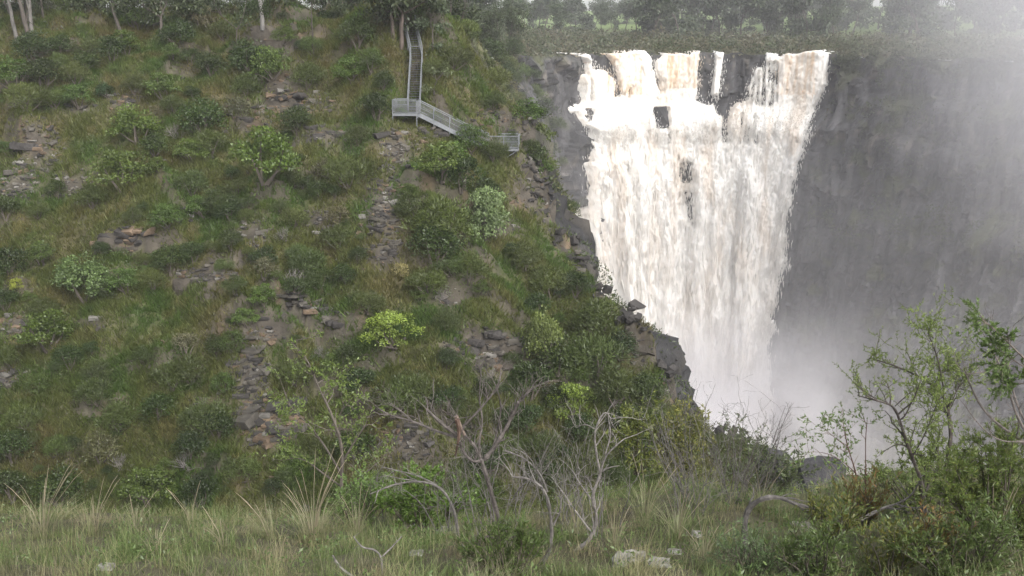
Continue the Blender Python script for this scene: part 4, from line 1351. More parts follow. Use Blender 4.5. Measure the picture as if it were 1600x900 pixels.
OUT = [  # px, py, rx, ry, label, mix (dark, tan, pale), slab size m, count
    (60, 232, 30, 42, "stack of stepped grey rocks with tan faces at the far left of the slope", (0.2, 0.25, 0.05), 0.75, 34),
    (25, 285, 28, 22, "loose grey rocks below the stepped grey rocks", (0.3, 0.05, 0.1), 0.5, 34),
    (112, 288, 40, 18, "scatter of flat grey stones right of the stepped grey rocks", (0.2, 0.05, 0.15), 0.4, 26),
    (196, 152, 22, 12, "tan and grey outcrop beside the blue green shrub", (0.1, 0.4, 0.1), 0.6, 14),
    (122, 171, 20, 7, "lone dark slab with shadowed underside on the upper left slope", (0.8, 0, 0), 0.8, 5),
    (470, 160, 45, 16, "tan broken ledge high on the slope below the bare earth", (0.25, 0.45, 0.1), 0.7, 40),
    (375, 178, 50, 10, "low tan scarp on the upper slope, left of the tan broken ledge", (0.1, 0.6, 0.1), 0.6, 24),
    (395, 208, 25, 8, "small grey stones under the low tan scarp", (0.2, 0.2, 0.1), 0.35, 14),
    (500, 210, 38, 14, "dark flat-topped rocks below the tan broken ledge", (0.5, 0.2, 0.1), 0.6, 26),
    (622, 232, 26, 28, "pile of pinkish grey rocks under the steel landing", (0.25, 0.25, 0.2), 0.6, 32),
    (672, 215, 18, 14, "big brown rock face under the sloping walkway", (0.4, 0.3, 0), 1.1, 8),
    (605, 300, 24, 34, "upper half of the stony gully in the rib below the landing", (0.45, 0.1, 0.08), 0.55, 46),
    (592, 370, 30, 40, "lower half of the stony gully, broken into dark blocks", (0.5, 0.1, 0.08), 0.5, 60),
    (502, 348, 22, 16, "small dark outcrop halfway between the stony gully and the bleached boulder", (0.6, 0.05, 0.1), 0.5, 18),
    (398, 362, 20, 22, "bleached boulder with pale broken stones trailing below it", (0.1, 0.05, 0.75), 0.5, 16),
    (330, 368, 10, 6, "tilted grey slab left of the bleached boulder", (0.2, 0, 0.2), 0.55, 4),
    (195, 376, 45, 15, "brown ledge streaked with dark water stains", (0.45, 0.5, 0), 0.9, 24),
    (290, 335, 26, 10, "dark broken rim of rock above and right of the brown streaked ledge", (0.6, 0.05, 0.2), 0.5, 14),
    (320, 432, 48, 9, "wide line of dark stones rising to the right", (0.6, 0.12, 0.1), 0.42, 44),
    (408, 508, 24, 12, "dark overhanging rock above a tan hollow", (0.95, 0, 0), 1.5, 5),
    (412, 528, 22, 10, "tan hollow rocks beneath the dark overhanging rock", (0.1, 0.7, 0.1), 0.6, 14),
    (478, 478, 26, 12, "dark brown slab with rubble right of the dark overhanging rock", (0.6, 0.25, 0.1), 0.7, 22),
    (522, 498, 14, 10, "squat dark rock right of the rubble slab", (0.7, 0, 0), 0.7, 6),
    (390, 590, 26, 44, "stair of thin grey slabs below the dark overhanging rock", (0.35, 0.05, 0.12), 0.6, 50),
    (420, 660, 44, 34, "layered rock face with tan seams behind the leafy sapling", (0.4, 0.4, 0.02), 0.9, 60),
    (748, 530, 16, 12, "left one of the dark twin boulders", (0.95, 0, 0), 0.85, 4),
    (778, 522, 20, 8, "right one of the dark twin boulders, wider and flatter", (0.95, 0, 0), 1.2, 4),
    (772, 548, 42, 16, "tan and grey blocks below the dark twin boulders", (0.3, 0.35, 0.1), 0.65, 26),
    (703, 545, 16, 14, "dark block left of the dark twin boulders", (0.7, 0.1, 0.05), 0.6, 8),
    (770, 572, 30, 8, "flat rocks under the tan blocks, lowest of that cluster", (0.5, 0.3, 0), 0.7, 10),
    (765, 185, 24, 14, "spill of reddish stones below the ridge, right of the sloping walkway", (0.4, 0.3, 0.1), 0.42, 40),
    (815, 195, 18, 22, "cliff top rocks, uppermost dark cluster on the gorge edge", (0.75, 0, 0.1), 0.45, 26),
    (838, 250, 16, 26, "dark blocks on the gorge edge right of the lookout platform", (0.8, 0, 0.1), 0.60, 22),
    (848, 310, 18, 26, "dark blocks on the gorge edge right of the big pale round bush", (0.8, 0, 0.08), 0.60, 22),
    (885, 385, 18, 14, "square dark ledge rock on the gorge edge halfway down the spur", (0.95, 0, 0), 0.83, 9),
    (938, 456, 15, 9, "dark rock knob on the gorge edge above the cliff shoulder", (0.95, 0, 0), 0.68, 6),
    (982, 492, 16, 14, "dark flat-topped cliff shoulder beside the white falls", (0.95, 0, 0), 0.9, 8),
    (142, 504, 17, 6, "long flat pale boulder lying alone on the left slope", (0, 0, 0.9), 1.1, 1),
    (30, 508, 28, 14, "grey rocks at the left rim of the slope level with the long flat boulder", (0.3, 0.1, 0.2), 0.6, 16),
    (10, 592, 18, 14, "grey brown rocks at the far lower left", (0.4, 0.2, 0.1), 0.6, 14),
    (640, 690, 34, 30, "dark stony bank behind the dead forked tree", (0.5, 0.1, 0.1), 0.4, 46),
    (835, 295, 12, 10, "grey rubble just left of the gorge edge blocks", (0.5, 0.1, 0.2), 0.45, 16),
    (700, 470, 30, 10, "scattered small pale stones above the lime green bush", (0.3, 0.1, 0.4), 0.25, 14),
    (1005, 535, 16, 22, "dark blocks stepping down the gorge edge under the cliff shoulder", (0.95, 0, 0), 0.6, 8),
    (1040, 590, 16, 24, "dark blocks on the gorge edge, second group under the cliff shoulder", (0.95, 0, 0), 0.6, 8),
    (1080, 645, 18, 18, "dark blocks on the gorge edge just behind the yellow leaved shrub", (0.95, 0, 0), 0.55, 8),
    (1140, 680, 30, 14, "lowest dark blocks on the gorge edge left of the rim boulders", (0.9, 0, 0), 0.60, 14),
    (900, 415, 14, 16, "dark slabs between the square ledge rock and the rock knob", (0.8, 0.0, 0.0), 0.8, 9),
]
rk_r = np.random.default_rng(77)
for px, py, rx, ry, label, mix, size, cnt in OUT:
    r = np.random.default_rng(int(px * 7 + py * 13))
    g = Geo()
    c0 = hit(px, py)
    for k in range(int(cnt * (1.8 if 'gorge edge' in label else 3.4)) if cnt > 5 else cnt):
        ex = 1.0
        qx, qy = px + rx * 1.25 * r.uniform(-1, 1), py + ry * 1.2 * r.uniform(-1, 1)
        if ((qx - px) / rx) ** 2 + ((qy - py) / ry) ** 2 > 1.45:
            continue
        p = hit(qx, qy)
        u = r.random()
        col = DARK if u < mix[0] else TAN if u < mix[0] + mix[1] else PALE if u < sum(mix) else GREY
        s = 0.85 * size * (0.20 + 0.75 * r.random() ** 2.4)
        if r.random() < 0.10 and cnt > 5 and 'gorge edge' not in label:
            s *= 1.5
            col = GREY if r.random() < 0.5 else DARK * 1.4
        dims = np.array([s * (1.5 if s > size else 1.0) * r.uniform(0.6, 1.15), s * r.uniform(0.5, 0.8), s * r.uniform(0.16, 0.42) * (1.4 if 'gorge edge' in label or 'shoulder' in label else 1.0)])
        add_rock(g, p - c0 + [0, 0.15 * s, 0.0], dims, ((r.normal() * 0.16 + 0.12, r.normal() * 0.14, r.normal() * 0.5) if 'gorge edge' not in label and 'shoulder' not in label else (r.normal() * 0.4, r.normal() * 0.4, r.normal())), col, r)
    if cnt > 5:      # the bedrock the loose slabs sit on
        mpp = c0[1] / F
        V_, T_ = hull(int(px + py), 26, (1, 1, 1), 0.3)
        W_ = (V_ * np.array([rx * 1.25 * mpp, ry * 1.5 * mpp, 0.42])) @ rotm(0.64, 0, 0).T + [0, 0.45, -1.0]
        W_ = W_ + 0.25 * fbm(W_[:, 0], W_[:, 1], W_[:, 2] + px, 2)[:, None]
        g.add(W_, None, T_, np.array([0.056, 0.048, 0.038]))
    if g.n == 0:
        add_rock(g, np.zeros(3), (size * 0.9, size * 0.6, size * 0.35), (0.1, 0, 0.2), DARK, r)
    o = g.build("rock_outcrop" if cnt > 2 else "boulder", M["rock"])
    o.location = c0
    tag(o, label, "rock", "rock outcrops on the hillside")

# boulders at the corner of the gorge edge, nearest the river
for px, py, d, dims, lab, rot in (
        (1281, 741, 58.0, (1.45, 1.1, 1.15), "big square-cut dark boulder at the lowest end of the gorge edge", (0.05, 0.06, 0.25)),
        (1243, 752, 58.2, (1.25, 1.0, 0.75), "low dark boulder leaning on the big square-cut one", (0.1, -0.1, -0.2)),
        (1212, 726, 60.2, (0.9, 0.8, 0.8), "dark rough block on the gorge edge left of the leaning boulder", (0.2, 0.3, 0.4)),
        (1316, 764, 57.0, (1.6, 1.0, 0.7), "dark low rock just right of the big square-cut boulder", (0, 0.05, 0.1))):
    V, T = HULLS[int(px) % len(HULLS)]
    g = Geo()
    g.add((V * np.array(dims)) @ rotm(*rot).T, None, T, np.array([0.040, 0.039, 0.042]))
    o = g.build("boulder", M["rock"])
    o.location = at(px, py, d)
    tag(o, lab, "boulder", "rim boulders")
# the dark block that the falls split round
V, T = hull(61, 10, (1, 1, 1), 0.1)
g = Geo()
g.add(V * [1.15, 1.6, 1.75], None, T, np.array([0.05, 0.048, 0.05]))
o = g.build("boulder", M["rock"])
o.location = at(1034, 184, 161.5)
o.rotation_euler = (0, 0.05, 0.1)
tag(o, "square black boulder standing in the white water near the top of the falls", "boulder")
V, T = hull(62, 10, (1, 1, 1), 0.1)
g = Geo()
g.add(V * [1.1, 1.4, 1.3], None, T, np.array([0.055, 0.052, 0.054]))
o = g.build("boulder", M["rock"])
o.location = at(921, 183, 160.5)
o.rotation_euler = (0, 0.25, 0.1)
tag(o, "black boulder at the left lip of the falls below the first stream", "boulder")

# small loose stones, nobody could count them
n = 8000
r = np.random.default_rng(91)
g = Geo()
x, y, _ = hill_points(60000, 9)
z = H(x, y) + edge_round(x, y)
px, py = proj(x, y, z)
sel = np.argwhere(r.random(len(x)) < 0.30 * rocky(px, py) + 0.010).ravel()[:n]
for i in sel:
    s = 0.05 + 0.22 * r.random() ** 2.2
    u = r.random()
    col = DARK * 1.3 if u < 0.3 else TAN if u < 0.42 else PALE if u < 0.55 else GREY
    add_rock(g, np.array([x[i], y[i], z[i] + 0.02]), np.array([s, s * 0.7, s * 0.5]), (r.normal() * 0.3, r.normal() * 0.3, r.uniform(0, 6)), col, r)
kind(g.build("loose_stones", M["rock"]), "stuff")
resolve_labels()
# ================================================================== FOREGROUND GRASS
_sy = np.arange(6.0, 22, 0.03)
def fhit(px, py):
    u, v = (px - 800) / F, (450 - py) / F
    dy, dz = CP + v * SP, -SP + v * CP
    x, z = u / dy * _sy, dz / dy * _sy
    g = gz(x, _sy)
    k = np.nonzero(z <= g)[0]
    i = k[0] if len(k) else len(_sy) - 1
    return np.array([x[i], _sy[i], g[i]])

def blades(base, hgt, lean, wid, cbase, ctip, nseg=3, curl=0.6):
    """curved tapering blades as one vertex / face array"""
    n = len(base)
    t = np.linspace(0, 1, nseg + 1)
    a = np.arctan2(lean[:, 1], lean[:, 0]) + math.pi / 2
    side = np.stack([np.cos(a), np.sin(a), np.zeros(n)], -1)
    V, C = [], []
    for k, tt in enumerate(t):
        c = base + np.stack([lean[:, 0] * hgt * (tt ** (1 + curl)), lean[:, 1] * hgt * (tt ** (1 + curl)), hgt * (tt - 0.28 * tt ** 3 * np.minimum(np.linalg.norm(lean, axis=1), 1.6))], -1)
        w = wid * (1 - tt) ** 0.6
        col = cbase + (ctip - cbase) * tt
        if k < nseg:
            V += [c - side * w[:, None] / 2, c + side * w[:, None] / 2]
            C += [col, col]
        else:
            V.append(c)
            C.append(col)
    m = 2 * nseg + 1
    V = np.stack(V, 1).reshape(-1, 3)
    C = np.stack(C, 1).reshape(-1, 3)
    o = np.arange(n)[:, None] * m
    q = np.concatenate([o + np.array([[2 * k, 2 * k + 1, 2 * k + 3, 2 * k + 2]]) for k in range(nseg - 1)])
    tr = o + np.array([[2 * nseg - 2, 2 * nseg - 1, 2 * nseg]])
    return V, q, tr, C

r = np.random.default_rng(301)
n = 210000
y = 6.5 + 11.0 * r.random(n) ** 0.9
x = (r.random(n) * 2 - 1) * (0.56 * y + 1.0)
dens = 0.3 + 0.7 * sstep(-0.5, 0.1, fbm(x / 0.9, y / 0.9, 5, 3)) * (1 - 0.15 * sstep(0.8, 3.5, x))
tuft = fbm(x / 0.35, y / 0.35, 15, 2)
k = r.random(n) < dens * (0.35 + 0.65 * sstep(-0.2, 0.25, tuft))
x, y, tuft = x[k], y[k], tuft[k]
n = len(x)
hgt = (0.09 + 0.18 * r.random(n)) * (0.6 + 0.9 * sstep(-0.1, 0.5, tuft)) * (0.8 + 0.5 * sstep(-0.3, 0.4, fbm(x / 1.6, y / 1.6, 8, 2)))
lean = r.normal(size=(n, 2)) * 0.45 + np.array([0.18, -0.10])
straw = sstep(-0.2, 0.6, fbm(x / 0.8, y / 0.8, 25, 3) + 0.25 * r.normal(size=n))[:, None]
pink = sstep(0.1, 0.5, fbm(x / 1.1, y / 0.9, 35, 2))[:, None]
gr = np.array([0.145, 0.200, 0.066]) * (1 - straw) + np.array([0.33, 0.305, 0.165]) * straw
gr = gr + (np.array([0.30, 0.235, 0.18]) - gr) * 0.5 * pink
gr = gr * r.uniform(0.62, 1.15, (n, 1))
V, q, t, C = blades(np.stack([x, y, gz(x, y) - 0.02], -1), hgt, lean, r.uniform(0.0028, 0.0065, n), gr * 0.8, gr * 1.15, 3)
kind(mesh_np("grass", V, q, t, C, M["grass"]), "stuff")
# low leafy weeds between the grass
n = 30000
y = 6.5 + 10.5 * r.random(n)
x = (r.random(n) * 2 - 1) * (0.56 * y + 1.0)
k = fbm(x / 0.9, y / 0.9, 45, 3) + 0.25 * sstep(0.5, 4, x) > 0.12
x, y = x[k], y[k]
n = len(x)
g = Geo()
kites(g, np.stack([x, y, gz(x, y) + 0.22 * r.random(n) ** 1.5], -1), unit(n, r) + [0, -0.2, 0.5], unit(n, r) + [0, -0.4, 0.9], r.uniform(0.03, 0.07, n), r.uniform(0.012, 0.03, n),
      (np.array([0.070, 0.115, 0.032]) + r.random((n, 1)) * np.array([0.04, 0.035, 0.02])) * r.uniform(0.7, 1.3, (n, 1)))
kind(g.build("weeds", M["leaf"]), "stuff")

# ---- tall tussocks
def tussock(px, py, w, h, label, cnt=110, green=0.4, lean=(0, 0), seed=0):
    r = np.random.default_rng(int(px * 3 + py + seed))
    p = fhit(px, py)
    m = p[1] / F * 1.03
    R_ = w * m / 2
    n = cnt
    a, q = r.uniform(0, 6.28, n), r.random(n) ** 0.6 * R_ * 0.35
    base = np.stack([np.cos(a) * q, np.sin(a) * q, np.full(n, -0.03)], -1)
    ln = np.stack([np.cos(a), np.sin(a)], -1) * r.uniform(0.05, 0.75, (n, 1)) * min(1.2, R_ / (h * m) * 1.6) + np.array(lean)
    hh = 0.95 * h * m * r.uniform(0.4, 1.08, n)
    s = np.clip(r.normal(1 - green, 0.25, n), 0, 1)[:, None]
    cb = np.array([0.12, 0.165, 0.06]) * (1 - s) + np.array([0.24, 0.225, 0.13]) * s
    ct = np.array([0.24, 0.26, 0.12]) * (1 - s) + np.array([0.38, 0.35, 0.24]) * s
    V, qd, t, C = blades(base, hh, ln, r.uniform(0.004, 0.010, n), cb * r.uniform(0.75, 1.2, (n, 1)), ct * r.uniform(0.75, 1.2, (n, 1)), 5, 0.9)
    root = thing("grass_tussock", label, "grass tussock", tuple(p), "tall grass tussocks on the near slope")
    o = mesh_np("blades", V, qd, t, C, M["grass"])
    o.parent = root
    # seed stalks
    g = Geo()
    for k in range(max(3, cnt // 14)):
        aa, l = r.uniform(0, 6.28), r.uniform(0.05, 0.6)
        d = np.array([math.cos(aa) * l + lean[0], math.sin(aa) * l + lean[1], 1.0])
        H_ = 1.12 * h * m * r.uniform(0.8, 1.25)
        pts = [np.array([0, 0, 0.0]), d * H_ * 0.5 * [0.6, 0.6, 1], d * H_ * [0.95, 0.95, 0.95], d * H_ * [1.2, 1.2, 1.08]]
        tube(g, pts, [0.0035, 0.003, 0.0045, 0.0015], 3, np.array([0.36, 0.31, 0.22]) * r.uniform(0.7, 1.15))
    o = g.build("seed_stalks", M["grass"])
    o.parent = root
    return root
for a in [
    (70, 842, 150, 95, "tall pale tussock arching at the far left, the largest on that side", 150, 0.25, (0.25, 0)),
    (150, 838, 110, 75, "half green tussock just right of the largest left tussock", 90, 0.5, (0.2, 0)),
    (212, 832, 90, 60, "thin tussock with few straw blades between the left clumps", 45, 0.3, (0.05, 0)),
    (300, 828, 60, 70, "sparse upright tussock with rust red seed stalks", 36, 0.35, (0.05, 0)),
    (490, 848, 150, 100, "biggest straw tussock left of the dead forked tree, blades arching both ways", 190, 0.3, (0, 0)),
    (420, 842, 80, 70, "small tussock leaning left beside the biggest straw tussock", 60, 0.35, (-0.3, 0)),
    (560, 845, 80, 85, "upright pale tussock right of the biggest straw tussock", 70, 0.3, (0.05, 0)),
    (620, 838, 80, 70, "low green tussock under the arching dead branch", 60, 0.6, (0, 0)),
    (1010, 815, 120, 80, "green tussock with drooping blades left of the grey dead thicket", 120, 0.65, (0.1, 0)),
    (1060, 845, 120, 75, "straw and green tussock in front of the grey dead thicket", 110, 0.5, (0, 0)),
    (960, 860, 90, 60, "short tussock beside the lichen covered rocks", 70, 0.45, (0, 0)),
    (1190, 800, 90, 60, "pale tussock just left of the hooped dead limb", 80, 0.35, (0, 0)),
    (1320, 775, 70, 70, "thin grass tuft standing against the misty river", 50, 0.4, (-0.1, 0)),
    (1545, 890, 110, 150, "long straw blades curving up at the lower right", 60, 0.2, (0.1, 0)),
    (900, 845, 80, 60, "grassy tuft right of the dead forked tree", 60, 0.5, (0, 0)),
    (350, 860, 90, 50, "low reddish tuft in the left foreground", 70, 0.2, (0, 0)),
    (245, 868, 90, 45, "short brownish tuft at the bottom left", 70, 0.2, (0.1, 0)),
    (1100, 880, 100, 60, "grassy tuft at the bottom between pale rocks and thicket", 80, 0.5, (0, 0)),
    (1400, 800, 80, 70, "grass tuft between the feathery wattle and the river", 50, 0.55, (0, 0)),
]:
    tussock(*a)

# ================================================================== DEAD AND LIVING SHRUBS
DEADC, DARKC = np.array([0.180, 0.166, 0.155]), np.array([0.085, 0.075, 0.068])
def stem_pts(pts, d, dd=0.0, seed=0):
    """polyline through photo pixels about d metres away, wandering in depth"""
    r = np.random.default_rng(seed)
    out, dep = [], d
    for i, (px, py) in enumerate(pts):
        out.append(at(px, py, dep))
        dep += dd + r.normal() * 0.05
    P = np.array(out)
    for _ in range(2):
        a, b = P[:-1] * 0.75 + P[1:] * 0.25, P[:-1] * 0.25 + P[1:] * 0.75
        P = np.concatenate([P[:1], np.stack([a, b], 1).reshape(-1, 3), P[-1:]])
    return P
def twigs(g, P, r0, r, count, length, level, col, up=0.35, start=0.3, spread=0.8, tips=None, wig=0.25):
    """side shoots along a stem"""
    L_ = len(P)
    for _ in range(count):
        i = r.integers(int(L_ * start), L_)
        t = P[min(i + 1, L_ - 1)] - P[max(i - 1, 0)]
        t = t / (np.linalg.norm(t) + 1e-9)
        d = t * 0.6 + unit(1, r)[0] * spread + [0, 0, up]
        d /= np.linalg.norm(d)
        l = length * r.uniform(0.45, 1.15)
        pts = [P[i]]
        for k in range(5):
            d = d + r.normal(size=3) * wig + [0, 0, up * 0.12]
            d /= np.linalg.norm(d)
            pts.append(pts[-1] + d * l / 5)
        rr = r0 * (1 - 0.6 * i / L_) * r.uniform(0.35, 0.6)
        pts = np.array(pts)
        tube(g, pts, np.linspace(rr, max(rr * 0.35, 0.0016), 6), 4, col * r.uniform(0.7, 1.25))
        if level > 0:
            twigs(g, pts, rr, r, max(2, count // 3), l * 0.55, level - 1, col, up, 0.25, spread, tips, wig)
        if tips is not None:
            tips.append(pts)
def leaves_on(g, tips, r, per, L_, W_, pal, angle=0.9, start=0.2, droop=0.0):
    for P in tips:
        k = per
        f = r.uniform(start, 1, k) * (len(P) - 1)
        i = np.minimum(f.astype(int), len(P) - 2)
        b = P[i] + (P[i + 1] - P[i]) * (f - i)[:, None]
        t = P[i + 1] - P[i]
        t /= np.linalg.norm(t, axis=1)[:, None] + 1e-9
        d = t + unit(k, r) * angle - np.array([0, 0, droop])
        m = r.random((k, 1))
        col = (np.array(pal[0]) * m + np.array(pal[1]) * (1 - m)) * r.uniform(0.7, 1.3, (k, 1))
        kites(g, b, d, unit(k, r) + [0, -0.4, 0.7], L_ * r.uniform(0.6, 1.25, k), W_ * r.uniform(0.7, 1.2, k), col)

def plant(name, label, cat, d, stems, group=None, col=DEADC, tw=(6, 0.35, 1), leaf=None, seed=0, part="branches", up=0.35, spread=0.8, n=6, dd=0.0, foliage="foliage", start=0.3):
    """stems: list of (pixel polyline, base radius, tip radius); leaf: (per twig, length, width, palette, angle)"""
    r = np.random.default_rng(seed + int(stems[0][0][0][0]))
    g, lf, tips = Geo(), Geo(), []
    base = at(*stems[0][0][0], d)
    gr = gz(base[0], base[1])
    for j, (pts, ra, rb) in enumerate(stems):
        P = stem_pts(pts, d, dd * (1 if j % 2 else -1), seed + j) - base
        rad = np.linspace(ra, rb, len(P))
        # rough bark: the stem is knobbly
        rad = rad * (1 + 0.12 * r.normal(size=len(P)))
        tube(g, P, rad, n, (col * r.uniform(0.7, 1.2, (len(P), 1))))
        tips.append(P[len(P) // 2:])
        if tw:
            twigs(g, P, ra, r, tw[0], tw[1], tw[2], col, up, start, spread, tips)
    root = thing(name, label, cat, tuple(base), group)
    o = g.build(part, M["twig"], root)
    if leaf:
        leaves_on(lf, tips, r, *leaf)
        o = lf.build(foliage, M["leaf"], root)
    return root

# ---- the forked dead tree in the middle
d0 = 10.6
ft = plant("dead_tree", "leafless forked dead tree with a dark trunk in the centre foreground", "dead tree", d0, [
    ([(806, 905), (796, 880), (790, 845), (776, 800), (765, 760), (752, 718)], 0.036, 0.023),
    ([(752, 720), (745, 700), (728, 682), (718, 665), (712, 648)], 0.020, 0.011),
    ([(714, 680), (690, 662), (668, 641)], 0.028, 0.016),
    ([(713, 683), (680, 673), (645, 658), (612, 650), (590, 638)], 0.020, 0.006),
    ([(757, 718), (775, 695), (795, 662), (810, 628)], 0.030, 0.018),
    ([(810, 628), (822, 616), (834, 607)], 0.020, 0.010),
    ([(752, 720), (738, 722), (722, 705), (719, 690)], 0.020, 0.012),
    ([(718, 672), (745, 645), (765, 622), (780, 600), (783, 575)], 0.016, 0.005),
    ([(750, 715), (748, 690), (755, 660), (748, 620), (752, 585)], 0.014, 0.005),
    ([(645, 658), (625, 640), (607, 628)], 0.007, 0.003),
    ([(770, 700), (785, 640), (775, 600), (757, 575)], 0.012, 0.004),
    ([(790, 845), (760, 835), (742, 860), (735, 885)], 0.030, 0.016),
], None, np.array([0.105, 0.092, 0.085]), (9, 0.34, 1), None, 3, up=0.5, dd=0.03)
g = Geo()      # hanging strip of broken bark
P = stem_pts([(714, 655), (718, 672), (716, 692), (711, 712)], 10.52) - at(806, 905, d0)
tube(g, P, np.linspace(0.030, 0.006, len(P)), 5, np.array([0.10, 0.065, 0.05]))
P = stem_pts([(713, 650), (720, 668), (726, 680)], 10.56) - at(806, 905, d0)
tube(g, P, np.linspace(0.026, 0.018, len(P)), 6, np.array([0.15, 0.115, 0.095]))
g.build("broken_bark", M["twig"], ft)

plant("dead_branch", "dead branch arching over bright green scrub, left of the dead forked tree", "dead branch", 11.5, [
    ([(716, 838), (712, 805), (700, 775), (682, 757), (650, 751), (615, 757), (578, 772)], 0.026, 0.006),
    ([(682, 757), (650, 742), (620, 735), (600, 730)], 0.012, 0.004),
    ([(650, 751), (625, 748), (600, 742)], 0.008, 0.003)], "bare dead shrubs", DEADC * 0.9, (5, 0.35, 1), None, 5, up=0.0)
plant("dead_shrub", "pale grey dead shrub with twisted stems right of the dead forked tree", "dead shrub", 10.2, [
    ([(866, 890), (900, 862), (927, 838), (934, 805), (923, 779), (938, 741), (945, 712), (972, 688)], 0.032, 0.006),
    ([(938, 741), (930, 700), (929, 670), (945, 640), (955, 655)], 0.016, 0.005),
    ([(923, 779), (905, 755), (895, 735)], 0.014, 0.005),
    ([(929, 838), (900, 800), (880, 770), (862, 745)], 0.013, 0.004),
    ([(945, 712), (955, 680), (950, 650)], 0.010, 0.004),
    ([(929, 670), (915, 662), (900, 668)], 0.008, 0.003)], "bare dead shrubs", DEADC, (7, 0.35, 1), None, 7, up=0.5, dd=0.03)
plant("dead_shrub", "dark dead stem bent left, between the forked tree and the twisted dead shrub", "dead shrub", 9.9, [
    ([(832, 905), (860, 862), (863, 824), (855, 768), (828, 747), (800, 745)], 0.028, 0.008),
    ([(855, 768), (845, 740), (820, 715), (790, 705)], 0.014, 0.005),
    ([(863, 824), (880, 790), (870, 760)], 0.012, 0.004),
    ([(828, 747), (810, 765), (795, 790)], 0.010, 0.004)], "bare dead shrubs", DEADC * 0.7, (8, 0.4, 1), None, 9, up=0.3, dd=0.03)
for cx, lab, w, h, seed, cnt, dd_, by in ((1112, "tangled grey dead thicket, the densest in the middle foreground", 210, 182, 11, 27, 12.5, 805), (1170, "dead thicket on the right flank of the densest grey thicket", 120, 135, 13, 13, 12.8, 795),
                                      (790, "pale brushwood tangle behind the dead forked tree", 150, 120, 15, 11, 13.2, 800), (880, "low brushwood of bare twigs between the two dead shrubs", 110, 90, 17, 8, 12.2, 815),
                                      (700, "fallen bare twigs left of the dead forked tree's base", 120, 60, 19, 7, 11.8, 815), (940, "loose spray of fine pale twigs around the twisted dead shrub", 150, 130, 24, 7, 10.8, 830), (760, "fine pale twigs rising round the dead forked tree's trunk", 130, 190, 26, 6, 11.2, 840), (1060, "sprawling pale twigs at the left edge of the densest grey thicket", 140, 110, 28, 7, 11.8, 815), (600, "small bare twig bush behind the biggest straw tussock", 90, 80, 21, 6, 13.5, 800)):
    r = np.random.default_rng(seed)
    st = []
    for k in range(cnt):
        e = cx + w * (r.random() - 0.5) * 1.1
        b = cx + (e - cx) * 0.35 + r.normal() * 6
        hh = h * r.uniform(0.6, 1.08)
        st.append(([(b, by + 15), (b + (e - b) * 0.35 + r.normal() * 6, by - hh * 0.3), (b + (e - b) * 0.7 + r.normal() * 8, by - hh * 0.65), (e + r.normal() * 8, by - hh)], 0.008 * r.uniform(0.6, 1.3), 0.0025))
    plant("dead_thicket", lab, "dead thicket", dd_, st, "bare dead shrubs", DEADC * 0.75, (6, 0.42, 1), None, seed, up=0.3, dd=0.05, n=5)
plant("dead_limb", "thick dead limb bent into a hoop above the right foreground grass", "dead limb", 9.6, [
    ([(1168, 868), (1163, 835), (1164, 810), (1172, 790), (1192, 778), (1216, 776), (1240, 786), (1268, 802), (1302, 820)], 0.034, 0.018),
    ([(1240, 786), (1262, 792), (1290, 800), (1312, 812)], 0.018, 0.008)], "bare dead shrubs", DEADC * 0.55, (4, 0.35, 1), None, 23, up=0.1)
plant("dead_branch", "grey dead branch lying among the red tipped shrubs at the right", "dead branch", 9.8, [
    ([(1345, 812), (1375, 795), (1400, 788), (1425, 775), (1440, 745)], 0.020, 0.006),
    ([(1400, 788), (1430, 795), (1460, 790)], 0.012, 0.004)], "bare dead shrubs", DEADC * 0.9, (6, 0.4, 1), None, 25, up=0.2)
plant("dead_shrub", "tall bare grey shrub leaning in at the right side against the mist", "dead shrub", 9.0, [
    ([(1660, 760), (1600, 690), (1565, 668), (1535, 640), (1517, 605), (1507, 575)], 0.020, 0.005),
    ([(1620, 700), (1590, 655), (1578, 615), (1560, 565), (1541, 530)], 0.015, 0.004),
    ([(1640, 720), (1600, 660), (1580, 605), (1575, 560), (1583, 510)], 0.012, 0.003),
    ([(1510, 585), (1545, 580), (1560, 580)], 0.007, 0.003),
    ([(1600, 690), (1560, 690), (1530, 665), (1505, 630)], 0.010, 0.003)], "bare dead shrubs", np.array([0.15, 0.13, 0.12]), (6, 0.35, 1), None, 27, up=0.5)
plant("dead_branch", "forked twig with pale bark standing at the bottom left of the dark leafy shrub", "dead branch", 8.8, [
    ([(597, 905), (597, 870), (585, 858), (565, 856), (552, 838)], 0.014, 0.005), ([(597, 870), (612, 855), (628, 838)], 0.010, 0.004)], "bare dead shrubs", DEADC * 0.8, (2, 0.15, 0), None, 29)
plant("dead_branch", "lichen spotted stick at the bottom edge below the small tussocks", "dead branch", 8.6, [
    ([(556, 905), (535, 890), (525, 878), (520, 868)], 0.018, 0.008)], "bare dead shrubs", DEADC, (1, 0.12, 0), None, 30)

# ---- living shrubs
NARROW = ((0.066, 0.104, 0.029), (0.098, 0.132, 0.038))
st = []
r = np.random.default_rng(40)
for k in range(34):
    e = 800 + r.uniform(-88, 82)
    st.append(([(798 + (e - 798) * 0.25, 915), (798 + (e - 798) * 0.6, 880), (e, 822 + 0.35 * abs(e - 800) + r.uniform(-10, 25))], 0.008, 0.003))
plant("leafy_shrub", "dark green narrow leaved shrub around the base of the dead forked tree", "shrub", 9.0, st, "leafy shrubs in the foreground", np.array([0.09, 0.08, 0.06]), (4, 0.2, 0), (16, 0.075, 0.013, NARROW, 0.75), 41, "stems", up=0.6, dd=0.05, n=4)

